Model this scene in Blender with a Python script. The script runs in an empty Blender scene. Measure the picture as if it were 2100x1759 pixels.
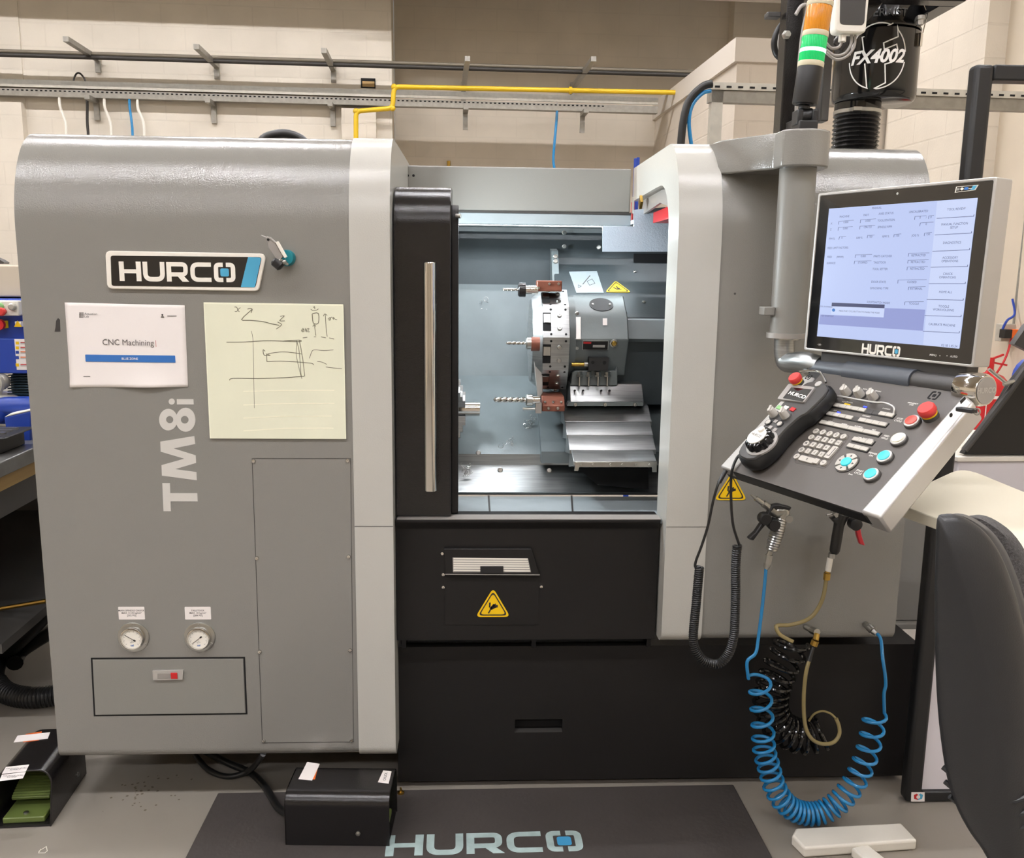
import bpy, math, random
from mathutils import Vector, Matrix
random.seed(7)
PI = math.pi
sc = bpy.context.scene
col = sc.collection
# ------------------------------------------------------------------ camera
FPX, CX, CY = 1820.0, 1050.0, 879.5
_yaw, _pit, _rol = math.radians(-2.45), math.radians(9.9), .012
CAM = Vector((0, -2.2, 1.43))
_f = Vector((-math.sin(_yaw)*math.cos(_pit), math.cos(_yaw)*math.cos(_pit), -math.sin(_pit)))
_r0 = _f.cross(Vector((0, 0, 1))).normalized(); _u0 = _r0.cross(_f)
_r = _r0*math.cos(_rol)+_u0*math.sin(_rol); _u = _u0*math.cos(_rol)-_r0*math.sin(_rol)
cd = bpy.data.cameras.new('camera'); cam = bpy.data.objects.new('camera', cd); col.objects.link(cam)
cd.sensor_width = 36; cd.sensor_fit = 'HORIZONTAL'; cd.lens = FPX/2100*36; cd.clip_start = .05; cd.clip_end = 100
mw = Matrix((( _r.x, _u.x, -_f.x, CAM.x), (_r.y, _u.y, -_f.y, CAM.y), (_r.z, _u.z, -_f.z, CAM.z), (0, 0, 0, 1)))
cam.matrix_world = mw
sc.camera = cam
# ------------------------------------------------------------------ world, exposure
w = bpy.data.worlds.new('world'); sc.world = w; w.use_nodes = True
w.node_tree.nodes['Background'].inputs[0].default_value = (1, .97, .93, 1)
w.node_tree.nodes['Background'].inputs[1].default_value = .25
sc.view_settings.view_transform = 'Standard'; sc.view_settings.look = 'None'
sc.view_settings.gamma = 1; sc.view_settings.exposure = 0.0; sc.view_settings.use_curve_mapping = False

# ------------------------------------------------------------------ frames and unprojection
def ray(x, y): return _f+_r*((x-CX)/FPX)-_u*((y-CY)/FPX)
class Fr:
    def __init__(s, o, u, v, n=None):
        s.o = Vector(o); s.u = Vector(u).normalized(); s.v = Vector(v).normalized()
        s.n = Vector(n).normalized() if n is not None else s.u.cross(s.v)
    def p(s, a, b, h=0): return s.o+s.u*a+s.v*b+s.n*h
    def px(s, x, y, h=0):
        d = ray(x, y); o = s.o+s.n*h; t = (o-CAM).dot(s.n)/d.dot(s.n); q = CAM+d*t-s.o
        return (q.dot(s.u), q.dot(s.v))
    def pxs(s, pts, h=0): return [s.px(x, y, h) for x, y in pts]
    def sub(s, a, b, h=0, rot=0):
        c, k = math.cos(rot), math.sin(rot)
        return Fr(s.p(a, b, h), s.u*c+s.v*k, s.v*c-s.u*k, s.n)
def FP(Y): return Fr((0, Y, 0), (1, 0, 0), (0, 0, 1), (0, -1, 0))          # vertical plane facing the viewer
def FZ(Z): return Fr((0, 0, Z), (1, 0, 0), (0, 1, 0), (0, 0, 1))
def FX(X): return Fr((X, 0, 0), (0, 1, 0), (0, 0, 1), (-1, 0, 0))
def Q(x, y, Y):
    a, b = FP(Y).px(x, y); return Vector((a, Y, b))
def QZ(x, y, Z):
    a, b = FZ(Z).px(x, y); return Vector((a, b, Z))
RT = .0412                                                                   # the room stands at a slight angle to the machine
def RF(D):                                                                   # room plane at distance D from the camera
    u = Vector((math.cos(RT), math.sin(RT), 0)); y = Vector((-math.sin(RT), math.cos(RT), 0))
    return Fr(Vector((CAM.x, CAM.y, 0))+y*D, u, (0, 0, 1), -y)
def RR(x, D, z): return RF(D).p(x, z, 0)

# ------------------------------------------------------------------ materials
def lin(h):
    h = h.lstrip('#'); o = []
    for i in (0, 2, 4):
        c = int(h[i:i+2], 16)/255; o.append(c/12.92 if c <= .04045 else ((c+.055)/1.055)**2.4)
    return (*o, 1)
MATS = {}
def mat(name, hexc, rough=.5, metal=0, bump=0, bscale=300, var=0, vscale=4, emit=0, base=None, trans=0, coat=0, spec=.5, stretch=None, detail=2):
    m = bpy.data.materials.new(name); m.use_nodes = True; nt = m.node_tree; b = nt.nodes['Principled BSDF']
    b.inputs['Base Color'].default_value = lin(hexc); b.inputs['Roughness'].default_value = rough
    b.inputs['Metallic'].default_value = metal; b.inputs['Specular IOR Level'].default_value = spec
    b.inputs['Coat Weight'].default_value = coat; b.inputs['Coat Roughness'].default_value = .1
    if trans: b.inputs['Transmission Weight'].default_value = trans
    if base: b.inputs['Base Color'].default_value = lin(base)
    if emit: b.inputs['Emission Color'].default_value = lin(hexc); b.inputs['Emission Strength'].default_value = emit
    tc = nt.nodes.new('ShaderNodeTexCoord'); vec = tc.outputs['Object']
    if stretch:
        mp = nt.nodes.new('ShaderNodeMapping'); mp.inputs['Scale'].default_value = stretch; nt.links.new(vec, mp.inputs[0]); vec = mp.outputs[0]
    if bump:
        n = nt.nodes.new('ShaderNodeTexNoise'); n.inputs['Scale'].default_value = bscale; n.inputs['Detail'].default_value = detail
        nt.links.new(vec, n.inputs['Vector'])
        bp = nt.nodes.new('ShaderNodeBump'); bp.inputs['Strength'].default_value = bump; bp.inputs['Distance'].default_value = .002
        nt.links.new(n.outputs[0], bp.inputs['Height']); nt.links.new(bp.outputs[0], b.inputs['Normal'])
    if var:
        n = nt.nodes.new('ShaderNodeTexNoise'); n.inputs['Scale'].default_value = vscale; n.inputs['Detail'].default_value = 6
        nt.links.new(vec, n.inputs['Vector'])
        mr = nt.nodes.new('ShaderNodeMapRange'); mr.inputs[1].default_value = .3; mr.inputs[2].default_value = .7
        mr.inputs[3].default_value = 1-var; mr.inputs[4].default_value = 1+var*.5; nt.links.new(n.outputs[0], mr.inputs[0])
        mx = nt.nodes.new('ShaderNodeMix'); mx.data_type = 'RGBA'; mx.blend_type = 'MULTIPLY'; mx.inputs[0].default_value = 1
        mx.inputs[6].default_value = lin(hexc); nt.links.new(mr.outputs[0], mx.inputs[7]); nt.links.new(mx.outputs[2], b.inputs['Base Color'])
    MATS[name] = m; return m
def wallmat(name, hexc, axis, bstr=.6, bw=.45, rh=.225, mort=.008):
    m = mat(name, hexc, .75, bump=0); nt = m.node_tree; b = nt.nodes['Principled BSDF']
    tc = nt.nodes.new('ShaderNodeTexCoord'); sp = nt.nodes.new('ShaderNodeSeparateXYZ'); nt.links.new(tc.outputs['Object'], sp.inputs[0])
    cb = nt.nodes.new('ShaderNodeCombineXYZ'); nt.links.new(sp.outputs[axis], cb.inputs[0]); nt.links.new(sp.outputs['Z'], cb.inputs[1])
    br = nt.nodes.new('ShaderNodeTexBrick'); br.inputs['Scale'].default_value = 1; br.inputs['Brick Width'].default_value = bw
    br.inputs['Row Height'].default_value = rh; br.inputs['Mortar Size'].default_value = mort; br.inputs['Mortar Smooth'].default_value = .3
    nt.links.new(cb.outputs[0], br.inputs['Vector'])
    inv = nt.nodes.new('ShaderNodeMath'); inv.operation = 'SUBTRACT'; inv.inputs[0].default_value = 1; nt.links.new(br.outputs['Fac'], inv.inputs[1])
    n = nt.nodes.new('ShaderNodeTexNoise'); n.inputs['Scale'].default_value = 2.2; n.inputs['Detail'].default_value = 8; nt.links.new(tc.outputs['Object'], n.inputs['Vector'])
    n2 = nt.nodes.new('ShaderNodeTexNoise'); n2.inputs['Scale'].default_value = 60; nt.links.new(tc.outputs['Object'], n2.inputs['Vector'])
    a2 = nt.nodes.new('ShaderNodeMath'); a2.operation = 'MULTIPLY_ADD'; a2.inputs[1].default_value = .25; nt.links.new(n2.outputs[0], a2.inputs[0]); nt.links.new(inv.outputs[0], a2.inputs[2])
    bp = nt.nodes.new('ShaderNodeBump'); bp.inputs['Strength'].default_value = bstr; bp.inputs['Distance'].default_value = .008
    nt.links.new(a2.outputs[0], bp.inputs['Height']); nt.links.new(bp.outputs[0], b.inputs['Normal'])
    c1 = lin(hexc); mr = nt.nodes.new('ShaderNodeMapRange'); mr.inputs[1].default_value = .35; mr.inputs[2].default_value = .65; mr.inputs[3].default_value = .93; mr.inputs[4].default_value = 1.02
    nt.links.new(n.outputs[0], mr.inputs[0])
    mf = nt.nodes.new('ShaderNodeMath'); mf.operation = 'MULTIPLY_ADD'; mf.inputs[1].default_value = -.035; nt.links.new(br.outputs['Fac'], mf.inputs[0]); nt.links.new(mr.outputs[0], mf.inputs[2])
    mx = nt.nodes.new('ShaderNodeMix'); mx.data_type = 'RGBA'; mx.blend_type = 'MULTIPLY'; mx.inputs[0].default_value = 1; mx.inputs[6].default_value = c1
    nt.links.new(mf.outputs[0], mx.inputs[7]); nt.links.new(mx.outputs[2], b.inputs['Base Color'])
    return m
mat('grey_paint', '85837d', .12, bump=.26, bscale=330, spec=.7)
mat('grey_flat', '85837d', .4, bump=.12, bscale=500, spec=.4)
mat('light_paint', 'bdbbb3', .2, bump=.14, bscale=330)
mat('black_paint', '1a1818', .2, bump=.2, bscale=360, spec=.5)
mat('black_panel', '191716', .5, bump=.12, bscale=500, spec=.35)
mat('black_gloss', '121212', .12, spec=.6)
mat('black_plastic', '1c1c1d', .45)
mat('black_rubber', '161616', .38)
mat('dark_grey', '3d3b39', .4)
mat('panel_grey', '4f4a45', .42, bump=.05, bscale=600)
mat('hinge_grey', '4c5056', .4)
mat('console_black', '161514', .4)
mat('chrome', 'd8d5cf', .08, metal=1)
mat('steel', 'b9b9b4', .28, metal=1, var=.12, vscale=30)
mat('brushed', 'a9abaa', .38, metal=1, var=.2, vscale=8, stretch=(1, 1, 30))
mat('sheet', '6f7779', .42, metal=.3, bump=.12, bscale=90, var=.16, vscale=7)
mat('sheet_light', 'a4adb0', .4, metal=.3, bump=.1, bscale=120, var=.1, vscale=9)
mat('cast_grey', '6b7272', .42, metal=.25, bump=.08, bscale=200, var=.12, vscale=12)
mat('cast_dark', '42494c', .42, metal=.25, bump=.1, bscale=200, var=.15, vscale=10)
mat('inner_blue', 'b9c6d2', .22, bump=.6, bscale=260)
mat('copper', '7c4a3a', .42, metal=.4, var=.2, vscale=25)
mat('brass', 'b8964a', .28, metal=1)
mat('silver_trim', 'bdbab5', .38, metal=.55)
mat('silver_side', '9d9892', .45, metal=.3)
mat('white_plastic', 'e9e4d8', .45)
mat('white_paper', 'ece5e0', .7)
mat('whiteboard', 'e8e8cf', .18, coat=.3, var=.04, vscale=6)
mat('board_edge', 'f2f2da', .3)
mat('white_line', 'f4f1d8', .5)
mat('ink', '6a6753', .7)
mat('text_dark', '2e2a28', .7)
mat('text_soft', '5b5652', .7)
mat('text_white', 'f0ece4', .5)
mat('paper_blue', '2f6cb4', .6)
mat('badge_white', 'ece6da', .35)
mat('badge_blue', '4fa5c8', .3)
mat('model_silver', 'd0cdc6', .4, metal=.1)
mat('yellow', 'f0c400', .45)
mat('pipe_yellow', 'd8b21c', .4)
mat('red', 'c01f22', .4)
mat('estop_red', 'cf3a36', .5)
mat('red_plastic', 'c8303a', .35)
mat('blue_hose', '1e7fb8', .22, coat=.4)
mat('tan_hose', '8f8055', .25, coat=.4)
mat('galv', '9b978e', .42, metal=.6, var=.15, vscale=25)
mat('galv_light', 'c0bcb0', .4, metal=.35, var=.12, vscale=25)
mat('conduit', '6e6658', .5, metal=.3)
mat('conduit_dark', '2b2723', .6)
mat('dark_hole', '0b0a0a', .9)
mat('key_grey', 'b5b0a6', .5)
mat('key_dark', '35322f', .5)
mat('cyan_lit', '35c8d8', .4, emit=.35)
mat('lamp_white', 'e6dcbc', .4, emit=.12)
mat('lamp_red', 'dc4a3c', .4, emit=.12)
mat('led_blue', '3a4cf0', .4, emit=1.2)
mat('screen', 'c2d0fa', .3, emit=.92, base='14161c')
mat('screen_btn', 'cedafc', .3, emit=.95, base='14161c')
mat('screen_band', '9aa4dc', .3, emit=.9, base='14161c')
mat('screen_text', '55619c', .5, emit=.6, base='101018')
mat('screen_bar', '4a5080', .5, emit=.6, base='101018')
mat('amber', 'e08e18', .2, coat=.5, bump=0)
mat('green_lit', '06b45e', .2, emit=.42)
mat('green_core', 'c8ffee', .2, emit=3.5)
mat('red_lens', '9c1430', .2, coat=.5)
mat('ring_cream', 'cfc6a8', .4)
mat('pedal_green', '5c6a34', .45, bump=.1, bscale=300)
mat('floor_mat', '3f3a37', .7, bump=.5, bscale=70, var=.12, vscale=6)
mat('mat_logo', 'a6bab8', .6, var=.18, vscale=30)
mat('mat_blue', '3f95c4', .6)
mat('desk_white', 'd4cdb9', .42)
mat('chair_shell', '222325', .42, bump=.12, bscale=500)
mat('chair_rim', '4a4948', .5)
mat('chair_fabric', '4d4b4a', .95, bump=1.0, bscale=420, var=.5, vscale=260)
mat('white_card', 'd9d4d8', .6)
mat('saw_blue', '1f3f9c', .4)
mat('motor_teal', '2b4350', .5)
mat('wood', 'b0905a', .6, var=.15, vscale=5, stretch=(1, .2, 8))
mat('bench_steel', '8c8c8a', .3, metal=.6, var=.3, vscale=9)
mat('bench_dark', '4c4a47', .5, var=.2, vscale=3)
mat('orange', 'e0661e', .5)
mat('sign_green', '7fb070', .6)
mat('glass_dark', '0c0d10', .05, coat=1)
mat('teal', '16808c', .4)
mat('led_lamp', 'ecf5ff', .5, emit=3)
mat('tube_lamp', 'fbfaff', .5, emit=120)
mat('ceiling_paint', 'b8b0a2', .8)
wallmat('wall_block', 'd9d0c0', 'X', bstr=.22)
wallmat('wall_block_dark', 'cfc4b2', 'X', bstr=.08)
wallmat('wall_block_side', 'd6ccbb', 'Y', bstr=.5)
wallmat('wall_block_white', 'd3c8b8', 'X', bstr=.5)
mat('beam_white', 'd6cdc0', .6)
mat('wall_plain', 'cfc2ad', .75, var=.05, vscale=3)
def floormat():
    m = mat('floor_resin', '8f887e', .32, bump=.04, bscale=30, var=.08, vscale=2.5, spec=.4)
    nt = m.node_tree; b = nt.nodes['Principled BSDF']; src = b.inputs['Base Color'].links[0].from_socket
    tc = nt.nodes.new('ShaderNodeTexCoord')
    v = nt.nodes.new('ShaderNodeTexVoronoi'); v.inputs['Scale'].default_value = 60; nt.links.new(tc.outputs['Object'], v.inputs['Vector'])
    lt = nt.nodes.new('ShaderNodeMath'); lt.operation = 'LESS_THAN'; lt.inputs[1].default_value = .22; nt.links.new(v.outputs['Distance'], lt.inputs[0])
    # a patch of brown oil specks before the left housing
    ds = nt.nodes.new('ShaderNodeVectorMath'); ds.operation = 'DISTANCE'; c = QZ(300, 1625, 0); ds.inputs[1].default_value = c
    nt.links.new(tc.outputs['Object'], ds.inputs[0])
    n = nt.nodes.new('ShaderNodeTexNoise'); n.inputs['Scale'].default_value = 22; nt.links.new(tc.outputs['Object'], n.inputs['Vector'])
    s = nt.nodes.new('ShaderNodeMath'); s.operation = 'MULTIPLY_ADD'; s.inputs[1].default_value = .22; nt.links.new(n.outputs[0], s.inputs[0]); nt.links.new(ds.outputs['Value'], s.inputs[2])
    l2 = nt.nodes.new('ShaderNodeMath'); l2.operation = 'LESS_THAN'; l2.inputs[1].default_value = .2; nt.links.new(s.outputs[0], l2.inputs[0])
    ml = nt.nodes.new('ShaderNodeMath'); ml.operation = 'MULTIPLY'; nt.links.new(lt.outputs[0], ml.inputs[0]); nt.links.new(l2.outputs[0], ml.inputs[1])
    m2 = nt.nodes.new('ShaderNodeMath'); m2.operation = 'MULTIPLY'; m2.inputs[1].default_value = .75; nt.links.new(ml.outputs[0], m2.inputs[0])
    mx = nt.nodes.new('ShaderNodeMix'); mx.data_type = 'RGBA'; nt.links.new(m2.outputs[0], mx.inputs[0]); nt.links.new(src, mx.inputs[6]); mx.inputs[7].default_value = lin('4a3a26')
    nt.links.new(mx.outputs[2], b.inputs['Base Color'])
floormat()
def rib(name, axis, scale, strength=.6):
    m = MATS[name]; nt = m.node_tree; b = nt.nodes['Principled BSDF']; tc = nt.nodes.new('ShaderNodeTexCoord')
    wv = nt.nodes.new('ShaderNodeTexWave'); wv.inputs['Scale'].default_value = scale; wv.bands_direction = axis
    nt.links.new(tc.outputs['Object'], wv.inputs['Vector'])
    bp = nt.nodes.new('ShaderNodeBump'); bp.inputs['Strength'].default_value = strength; bp.inputs['Distance'].default_value = .002
    nt.links.new(wv.outputs[0], bp.inputs['Height']); nt.links.new(bp.outputs[0], b.inputs['Normal'])
rib('amber', 'X', 90); rib('green_lit', 'X', 90); rib('red_lens', 'X', 90)

# ------------------------------------------------------------------ mesh builder
WL = {}                                                                      # world location of every thing
def rnd(pts, r, seg=5, closed=True):
    """round the corners of a 2-D or 3-D path"""
    P = [Vector(p) for p in pts]; n = len(P); out = []
    for i in range(n):
        if not closed and i in (0, n-1): out.append(P[i].copy()); continue
        a, b, c = P[i-1], P[i], P[(i+1) % n]; d1 = (a-b); d2 = (c-b); l1, l2 = d1.length, d2.length
        rr = r[i] if isinstance(r, (list, tuple)) else r
        if rr <= 0 or l1 < 1e-6 or l2 < 1e-6: out.append(b.copy()); continue
        d1 /= l1; d2 /= l2; ang = math.acos(max(-1, min(1, d1.dot(d2))))
        if ang > PI-.02: out.append(b.copy()); continue
        t = min(rr/math.tan(ang/2), l1*.49, l2*.49); s, e = b+d1*t, b+d2*t
        for k in range(seg+1):
            q = k/seg; out.append(s*(1-q)**2+b*2*q*(1-q)*(1) + e*q*q if False else (s*(1-q)**2+b*(2*q*(1-q))+e*(q*q)))
    return out
def rrect(a0, a1, b0, b1, r, seg=5): return rnd([(a0, b0), (a1, b0), (a1, b1), (a0, b1)], r, seg)
def circ(a, b, r, n=24, r2=None): return [Vector((a+r*math.cos(2*PI*k/n), b+(r2 or r)*math.sin(2*PI*k/n))) for k in range(n)]
def smoothpath(pts, k=6, closed=False):
    P = [Vector(p) for p in pts]; n = len(P); out = []
    rng = range(n if closed else n-1)
    for i in rng:
        p0 = P[i-1] if (i > 0 or closed) else P[0]; p1 = P[i]; p2 = P[(i+1) % n]; p3 = P[(i+2) % n] if (i+2 < n or closed) else P[-1]
        for j in range(k):
            t = j/k
            out.append(.5*((2*p1)+(p2-p0)*t+(2*p0-5*p1+4*p2-p3)*t*t+(3*p1-p0-3*p2+p3)*t**3))
    if not closed: out.append(P[-1].copy())
    return out
_txt = {}
class MB:
    def __init__(s, m='black_plastic'): s.v = []; s.f = []; s.fm = []; s.ms = []; s.m(m)
    def m(s, name):
        if name not in s.ms: s.ms.append(name)
        s.c = s.ms.index(name); return s
    def add(s, vs, fs):
        o = len(s.v); s.v += [Vector(v) for v in vs]
        for f in fs: s.f.append([i+o for i in f]); s.fm.append(s.c)
        return s
    def box(s, a, b, fr=None):
        if fr is None: fr = Fr((0, 0, 0), (1, 0, 0), (0, 1, 0))
        x0, x1 = sorted((a[0], b[0])); y0, y1 = sorted((a[1], b[1])); z0, z1 = sorted((a[2], b[2]))
        vs = [fr.p(x, y, z) for z in (z0, z1) for x, y in ((x0, y0), (x1, y0), (x1, y1), (x0, y1))]
        return s.add(vs, [(3, 2, 1, 0), (4, 5, 6, 7), (0, 1, 5, 4), (1, 2, 6, 5), (2, 3, 7, 6), (3, 0, 4, 7)])
    def prism(s, fr, pts, h0, h1):
        n = len(pts); vs = [fr.p(p[0], p[1], h0) for p in pts]+[fr.p(p[0], p[1], h1) for p in pts]
        ar = sum(pts[i-1][0]*pts[i][1]-pts[i][0]*pts[i-1][1] for i in range(n))
        fs = [list(range(n))[::-1], list(range(n, 2*n))]+[(i, (i+1) % n, (i+1) % n+n, i+n) for i in range(n)]
        if (ar < 0) != (h1 < h0): fs = [f[::-1] for f in fs]
        return s.add(vs, fs)
    def ring(s, fr, po, pi, h0, h1):
        n = len(po); vs = [fr.p(p[0], p[1], h) for h in (h0, h1) for P in (po, pi) for p in P]; fs = []
        for i in range(n):
            j = (i+1) % n
            fs += [(n*2+i, n*2+j, n*3+j, n*3+i), (i, n+i, n+j, j), (i, j, 2*n+j, 2*n+i), (n+i, 3*n+i, 3*n+j, n+j)]
        return s.add(vs, fs)
    def loft(s, loops, cap=True, closed=True):
        n = len(loops[0]); o = [v for L in loops for v in L]; fs = []
        for k in range(len(loops)-1):
            for i in range(n if closed else n-1):
                j = (i+1) % n; fs.append((k*n+i, k*n+j, (k+1)*n+j, (k+1)*n+i))
        if cap: fs += [list(range(n))[::-1], [len(o)-n+i for i in range(n)]]
        return s.add(o, fs)
    def cyl(s, p0, p1, r0, r1=None, n=20): return s.lathe(p0, Vector(p1)-Vector(p0), [(r0, 0), (r0 if r1 is None else r1, (Vector(p1)-Vector(p0)).length)], n)
    def lathe(s, p, ax, prof, n=24, cap=True):
        ax = Vector(ax).normalized(); t = Vector((0, 0, 1)) if abs(ax.z) < .9 else Vector((1, 0, 0)); e1 = ax.cross(t).normalized(); e2 = ax.cross(e1); p = Vector(p)
        return s.loft([[p+ax*h+(e1*math.cos(2*PI*k/n)+e2*math.sin(2*PI*k/n))*max(r, 1e-5) for k in range(n)] for r, h in prof], cap)
    def tube(s, pts, r, n=8, cap=True):
        P = [Vector(p) for p in pts]; T = []
        for i in range(len(P)):
            d = P[min(i+1, len(P)-1)]-P[max(i-1, 0)]; T.append(d.normalized() if d.length > 1e-9 else Vector((0, 0, 1)))
        t = Vector((0, 0, 1)) if abs(T[0].z) < .9 else Vector((1, 0, 0)); e = T[0].cross(t).normalized(); L = []
        for i, p in enumerate(P):
            e = (e-T[i]*e.dot(T[i])).normalized(); g = T[i].cross(e); rr = r[i] if isinstance(r, (list, tuple)) else r
            L.append([p+(e*math.cos(2*PI*k/n)+g*math.sin(2*PI*k/n))*rr for k in range(n)])
        return s.loft(L, cap)
    def bar(s, p0, p1, w, h, up=(0, 0, 1)):
        p0, p1 = Vector(p0), Vector(p1); d = p1-p0; up = Vector(up); e = d.cross(up).normalized(); g = e.cross(d).normalized()
        return s.box((-w/2, -h/2, 0), (w/2, h/2, d.length), Fr(p0, e, g, d))
    def sph(s, c, r, n=12, sc_=(1, 1, 1)):
        c = Vector(c); L = []
        for i in range(1, n):
            a = PI*i/n; L.append([c+Vector((math.sin(a)*math.cos(2*PI*k/(2*n))*r*sc_[0], math.sin(a)*math.sin(2*PI*k/(2*n))*r*sc_[1], -math.cos(a)*r*sc_[2])) for k in range(2*n)])
        return s.loft(L)
    def strip(s, fr, pts, w, h0, h1, closed=False):
        """flat stroke of width w with mitred joints"""
        P = [Vector((p[0], p[1])) for p in pts]; n = len(P); L, R = [], []
        for i in range(n):
            a = P[i-1] if (i > 0 or closed) else None; c = P[(i+1) % n] if (i < n-1 or closed) else None
            d1 = (P[i]-a).normalized() if a is not None else (c-P[i]).normalized(); d2 = (c-P[i]).normalized() if c is not None else d1
            n1 = Vector((-d1.y, d1.x)); n2 = Vector((-d2.y, d2.x)); m = (n1+n2)
            m = m.normalized() if m.length > 1e-6 else n1; k = w/2/max(.35, m.dot(n1)); L.append(P[i]+m*k); R.append(P[i]-m*k)
        for i in range(n if closed else n-1):
            j = (i+1) % n; s.prism(fr, [R[i], R[j], L[j], L[i]], h0, h1)
        return s
    def text(s, fr, t, a, b, size, h=.0004, align='CENTER', sx=1, bold=0, shear=0):
        key = (t, align, bold, shear)
        if key not in _txt:
            c = bpy.data.curves.new('t', 'FONT'); c.body = t; c.size = 1; c.align_x = align; c.align_y = 'CENTER'; c.offset = bold; c.shear = shear; c.resolution_u = 3; c.space_line = 1.05
            o = bpy.data.objects.new('t', c); me = bpy.data.meshes.new_from_object(o)
            _txt[key] = ([v.co.copy() for v in me.vertices], [list(p.vertices) for p in me.polygons])
            bpy.data.objects.remove(o); bpy.data.curves.remove(c); bpy.data.meshes.remove(me)
        vs, fs = _txt[key]
        return s.add([fr.p(a+v.x*size*sx, b+v.y*size, h) for v in vs], fs)
    def build(s, name, parent=None, bevel=0, smooth=40, seg=2, label=None, cat=None, group=None, kind=None, loc=None):
        o_ = Vector(loc) if loc is not None else (WL[parent.name_full] if parent is not None else Vector((0, 0, 0)))
        me = bpy.data.meshes.new(name); me.from_pydata([v-o_ for v in s.v], [], s.f)
        for k in s.ms: me.materials.append(MATS[k])
        me.polygons.foreach_set('material_index', s.fm)
        me.polygons.foreach_set('use_smooth', [True]*len(me.polygons)); me.update()
        me.set_sharp_from_angle(angle=math.radians(smooth))
        ob = bpy.data.objects.new(name, me); col.objects.link(ob)
        WL[ob.name_full] = o_
        if parent is not None: ob.parent = parent
        else: ob.location = o_
        if bevel:
            bm = ob.modifiers.new('bevel', 'BEVEL'); bm.width = bevel; bm.segments = seg; bm.limit_method = 'ANGLE'; bm.angle_limit = math.radians(35); bm.harden_normals = False
        return tag(ob, label, cat, group, kind)
def tag(o, label=None, cat=None, group=None, kind=None):
    if label: o['label'] = label
    if cat: o['category'] = cat
    if group: o['group'] = group
    if kind: o['kind'] = kind
    return o
def thing(name, loc, label, cat, group=None, rz=0):
    o = bpy.data.objects.new(name, None); o.empty_display_size = .05; col.objects.link(o); o.location = loc; o.rotation_euler.z = rz
    WL[o.name_full] = Vector(loc); return tag(o, label, cat, group)
def copy_tree(o, parent=None):
    c = o.copy(); col.objects.link(c); c.parent = parent; WL[c.name_full] = WL[o.name_full]
    for ch in list(o.children): copy_tree(ch, c)
    return c
def helix(path, turns, R, n=14):
    """centre path (3-D), cumulative turns at each path point -> coil polyline"""
    out = []; T = []
    for i in range(len(path)):
        T.append((path[min(i+1, len(path)-1)]-path[max(i-1, 0)]).normalized())
    e = T[0].cross(Vector((0, 1, 0))).normalized()
    E = []
    for i in range(len(path)):
        e = (e-T[i]*e.dot(T[i])).normalized(); E.append(e.copy())
    for i in range(len(path)-1):
        k = max(2, int((turns[i+1]-turns[i])*n))
        for j in range(k):
            t = j/k; p = path[i].lerp(path[i+1], t); ee = E[i].lerp(E[i+1], t).normalized(); tt = T[i].lerp(T[i+1], t).normalized(); g = tt.cross(ee)
            r = R[i]*(1-t)+R[i+1]*t if isinstance(R, (list, tuple)) else R; a = 2*PI*(turns[i]*(1-t)+turns[i+1]*t)
            out.append(p+(ee*math.cos(a)+g*math.sin(a))*r)
    return out
def hurco(mb, fr, a, b, H, ink, sq, h0=0, h1=.001):
    """the wordmark, five wide squared letters; a, b = lower left corner"""
    f = Fr(fr.p(a, b, 0), fr.u, fr.v, fr.n); W = 1.12; mb.m(ink)
    def S(pts, w, ox): mb.strip(f, [((x+ox)*H, y*H) for x, y in pts], w*H, h0, h1)
    def B(x0, y0, x1, y1, ox): mb.box(((x0+ox)*H, y0*H, h0), ((x1+ox)*H, y1*H, h1), f)
    B(0, 0, .25, 1, 0); B(.87, 0, 1.12, 1, 0); B(.25, .4, .87, .6, 0)
    o = 1.215; S([tuple(p) for p in rnd([(.12, 1), (.12, .11), (1.0, .11), (1.0, 1)], .3, 6, False)], .235, o)
    o = 2.43; B(0, 0, .24, 1, o); S([tuple(p) for p in rnd([(.24, .89), (.98, .89), (.98, .37), (.24, .37)], .2, 6, False)], .22, o)
    mb.prism(f, [((x+o)*H, y*H) for x, y in ((.5, .34), (.82, .34), (1.14, 0), (.8, 0))], h0, h1+.0003)
    o = 3.645; S([tuple(p) for p in rnd([(1.08, .89), (.12, .89), (.12, .11), (1.08, .11)], .3, 6, False)], .225, o)
    o = 4.86; S([tuple(p) for p in rnd([(.48, .89), (.12, .89), (.12, .11), (.48, .11)], .3, 6, False)], .225, o)
    S([tuple(p) for p in rnd([(.64, .89), (1.0, .89), (1.0, .11), (.64, .11)], .3, 6, False)], .225, o)
    mb.m(sq); mb.prism(f, [(p[0]*H, p[1]*H) for p in rrect(o+.34, o+.78, .29, .71, .1)], h0, h1)
    return mb
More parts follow.
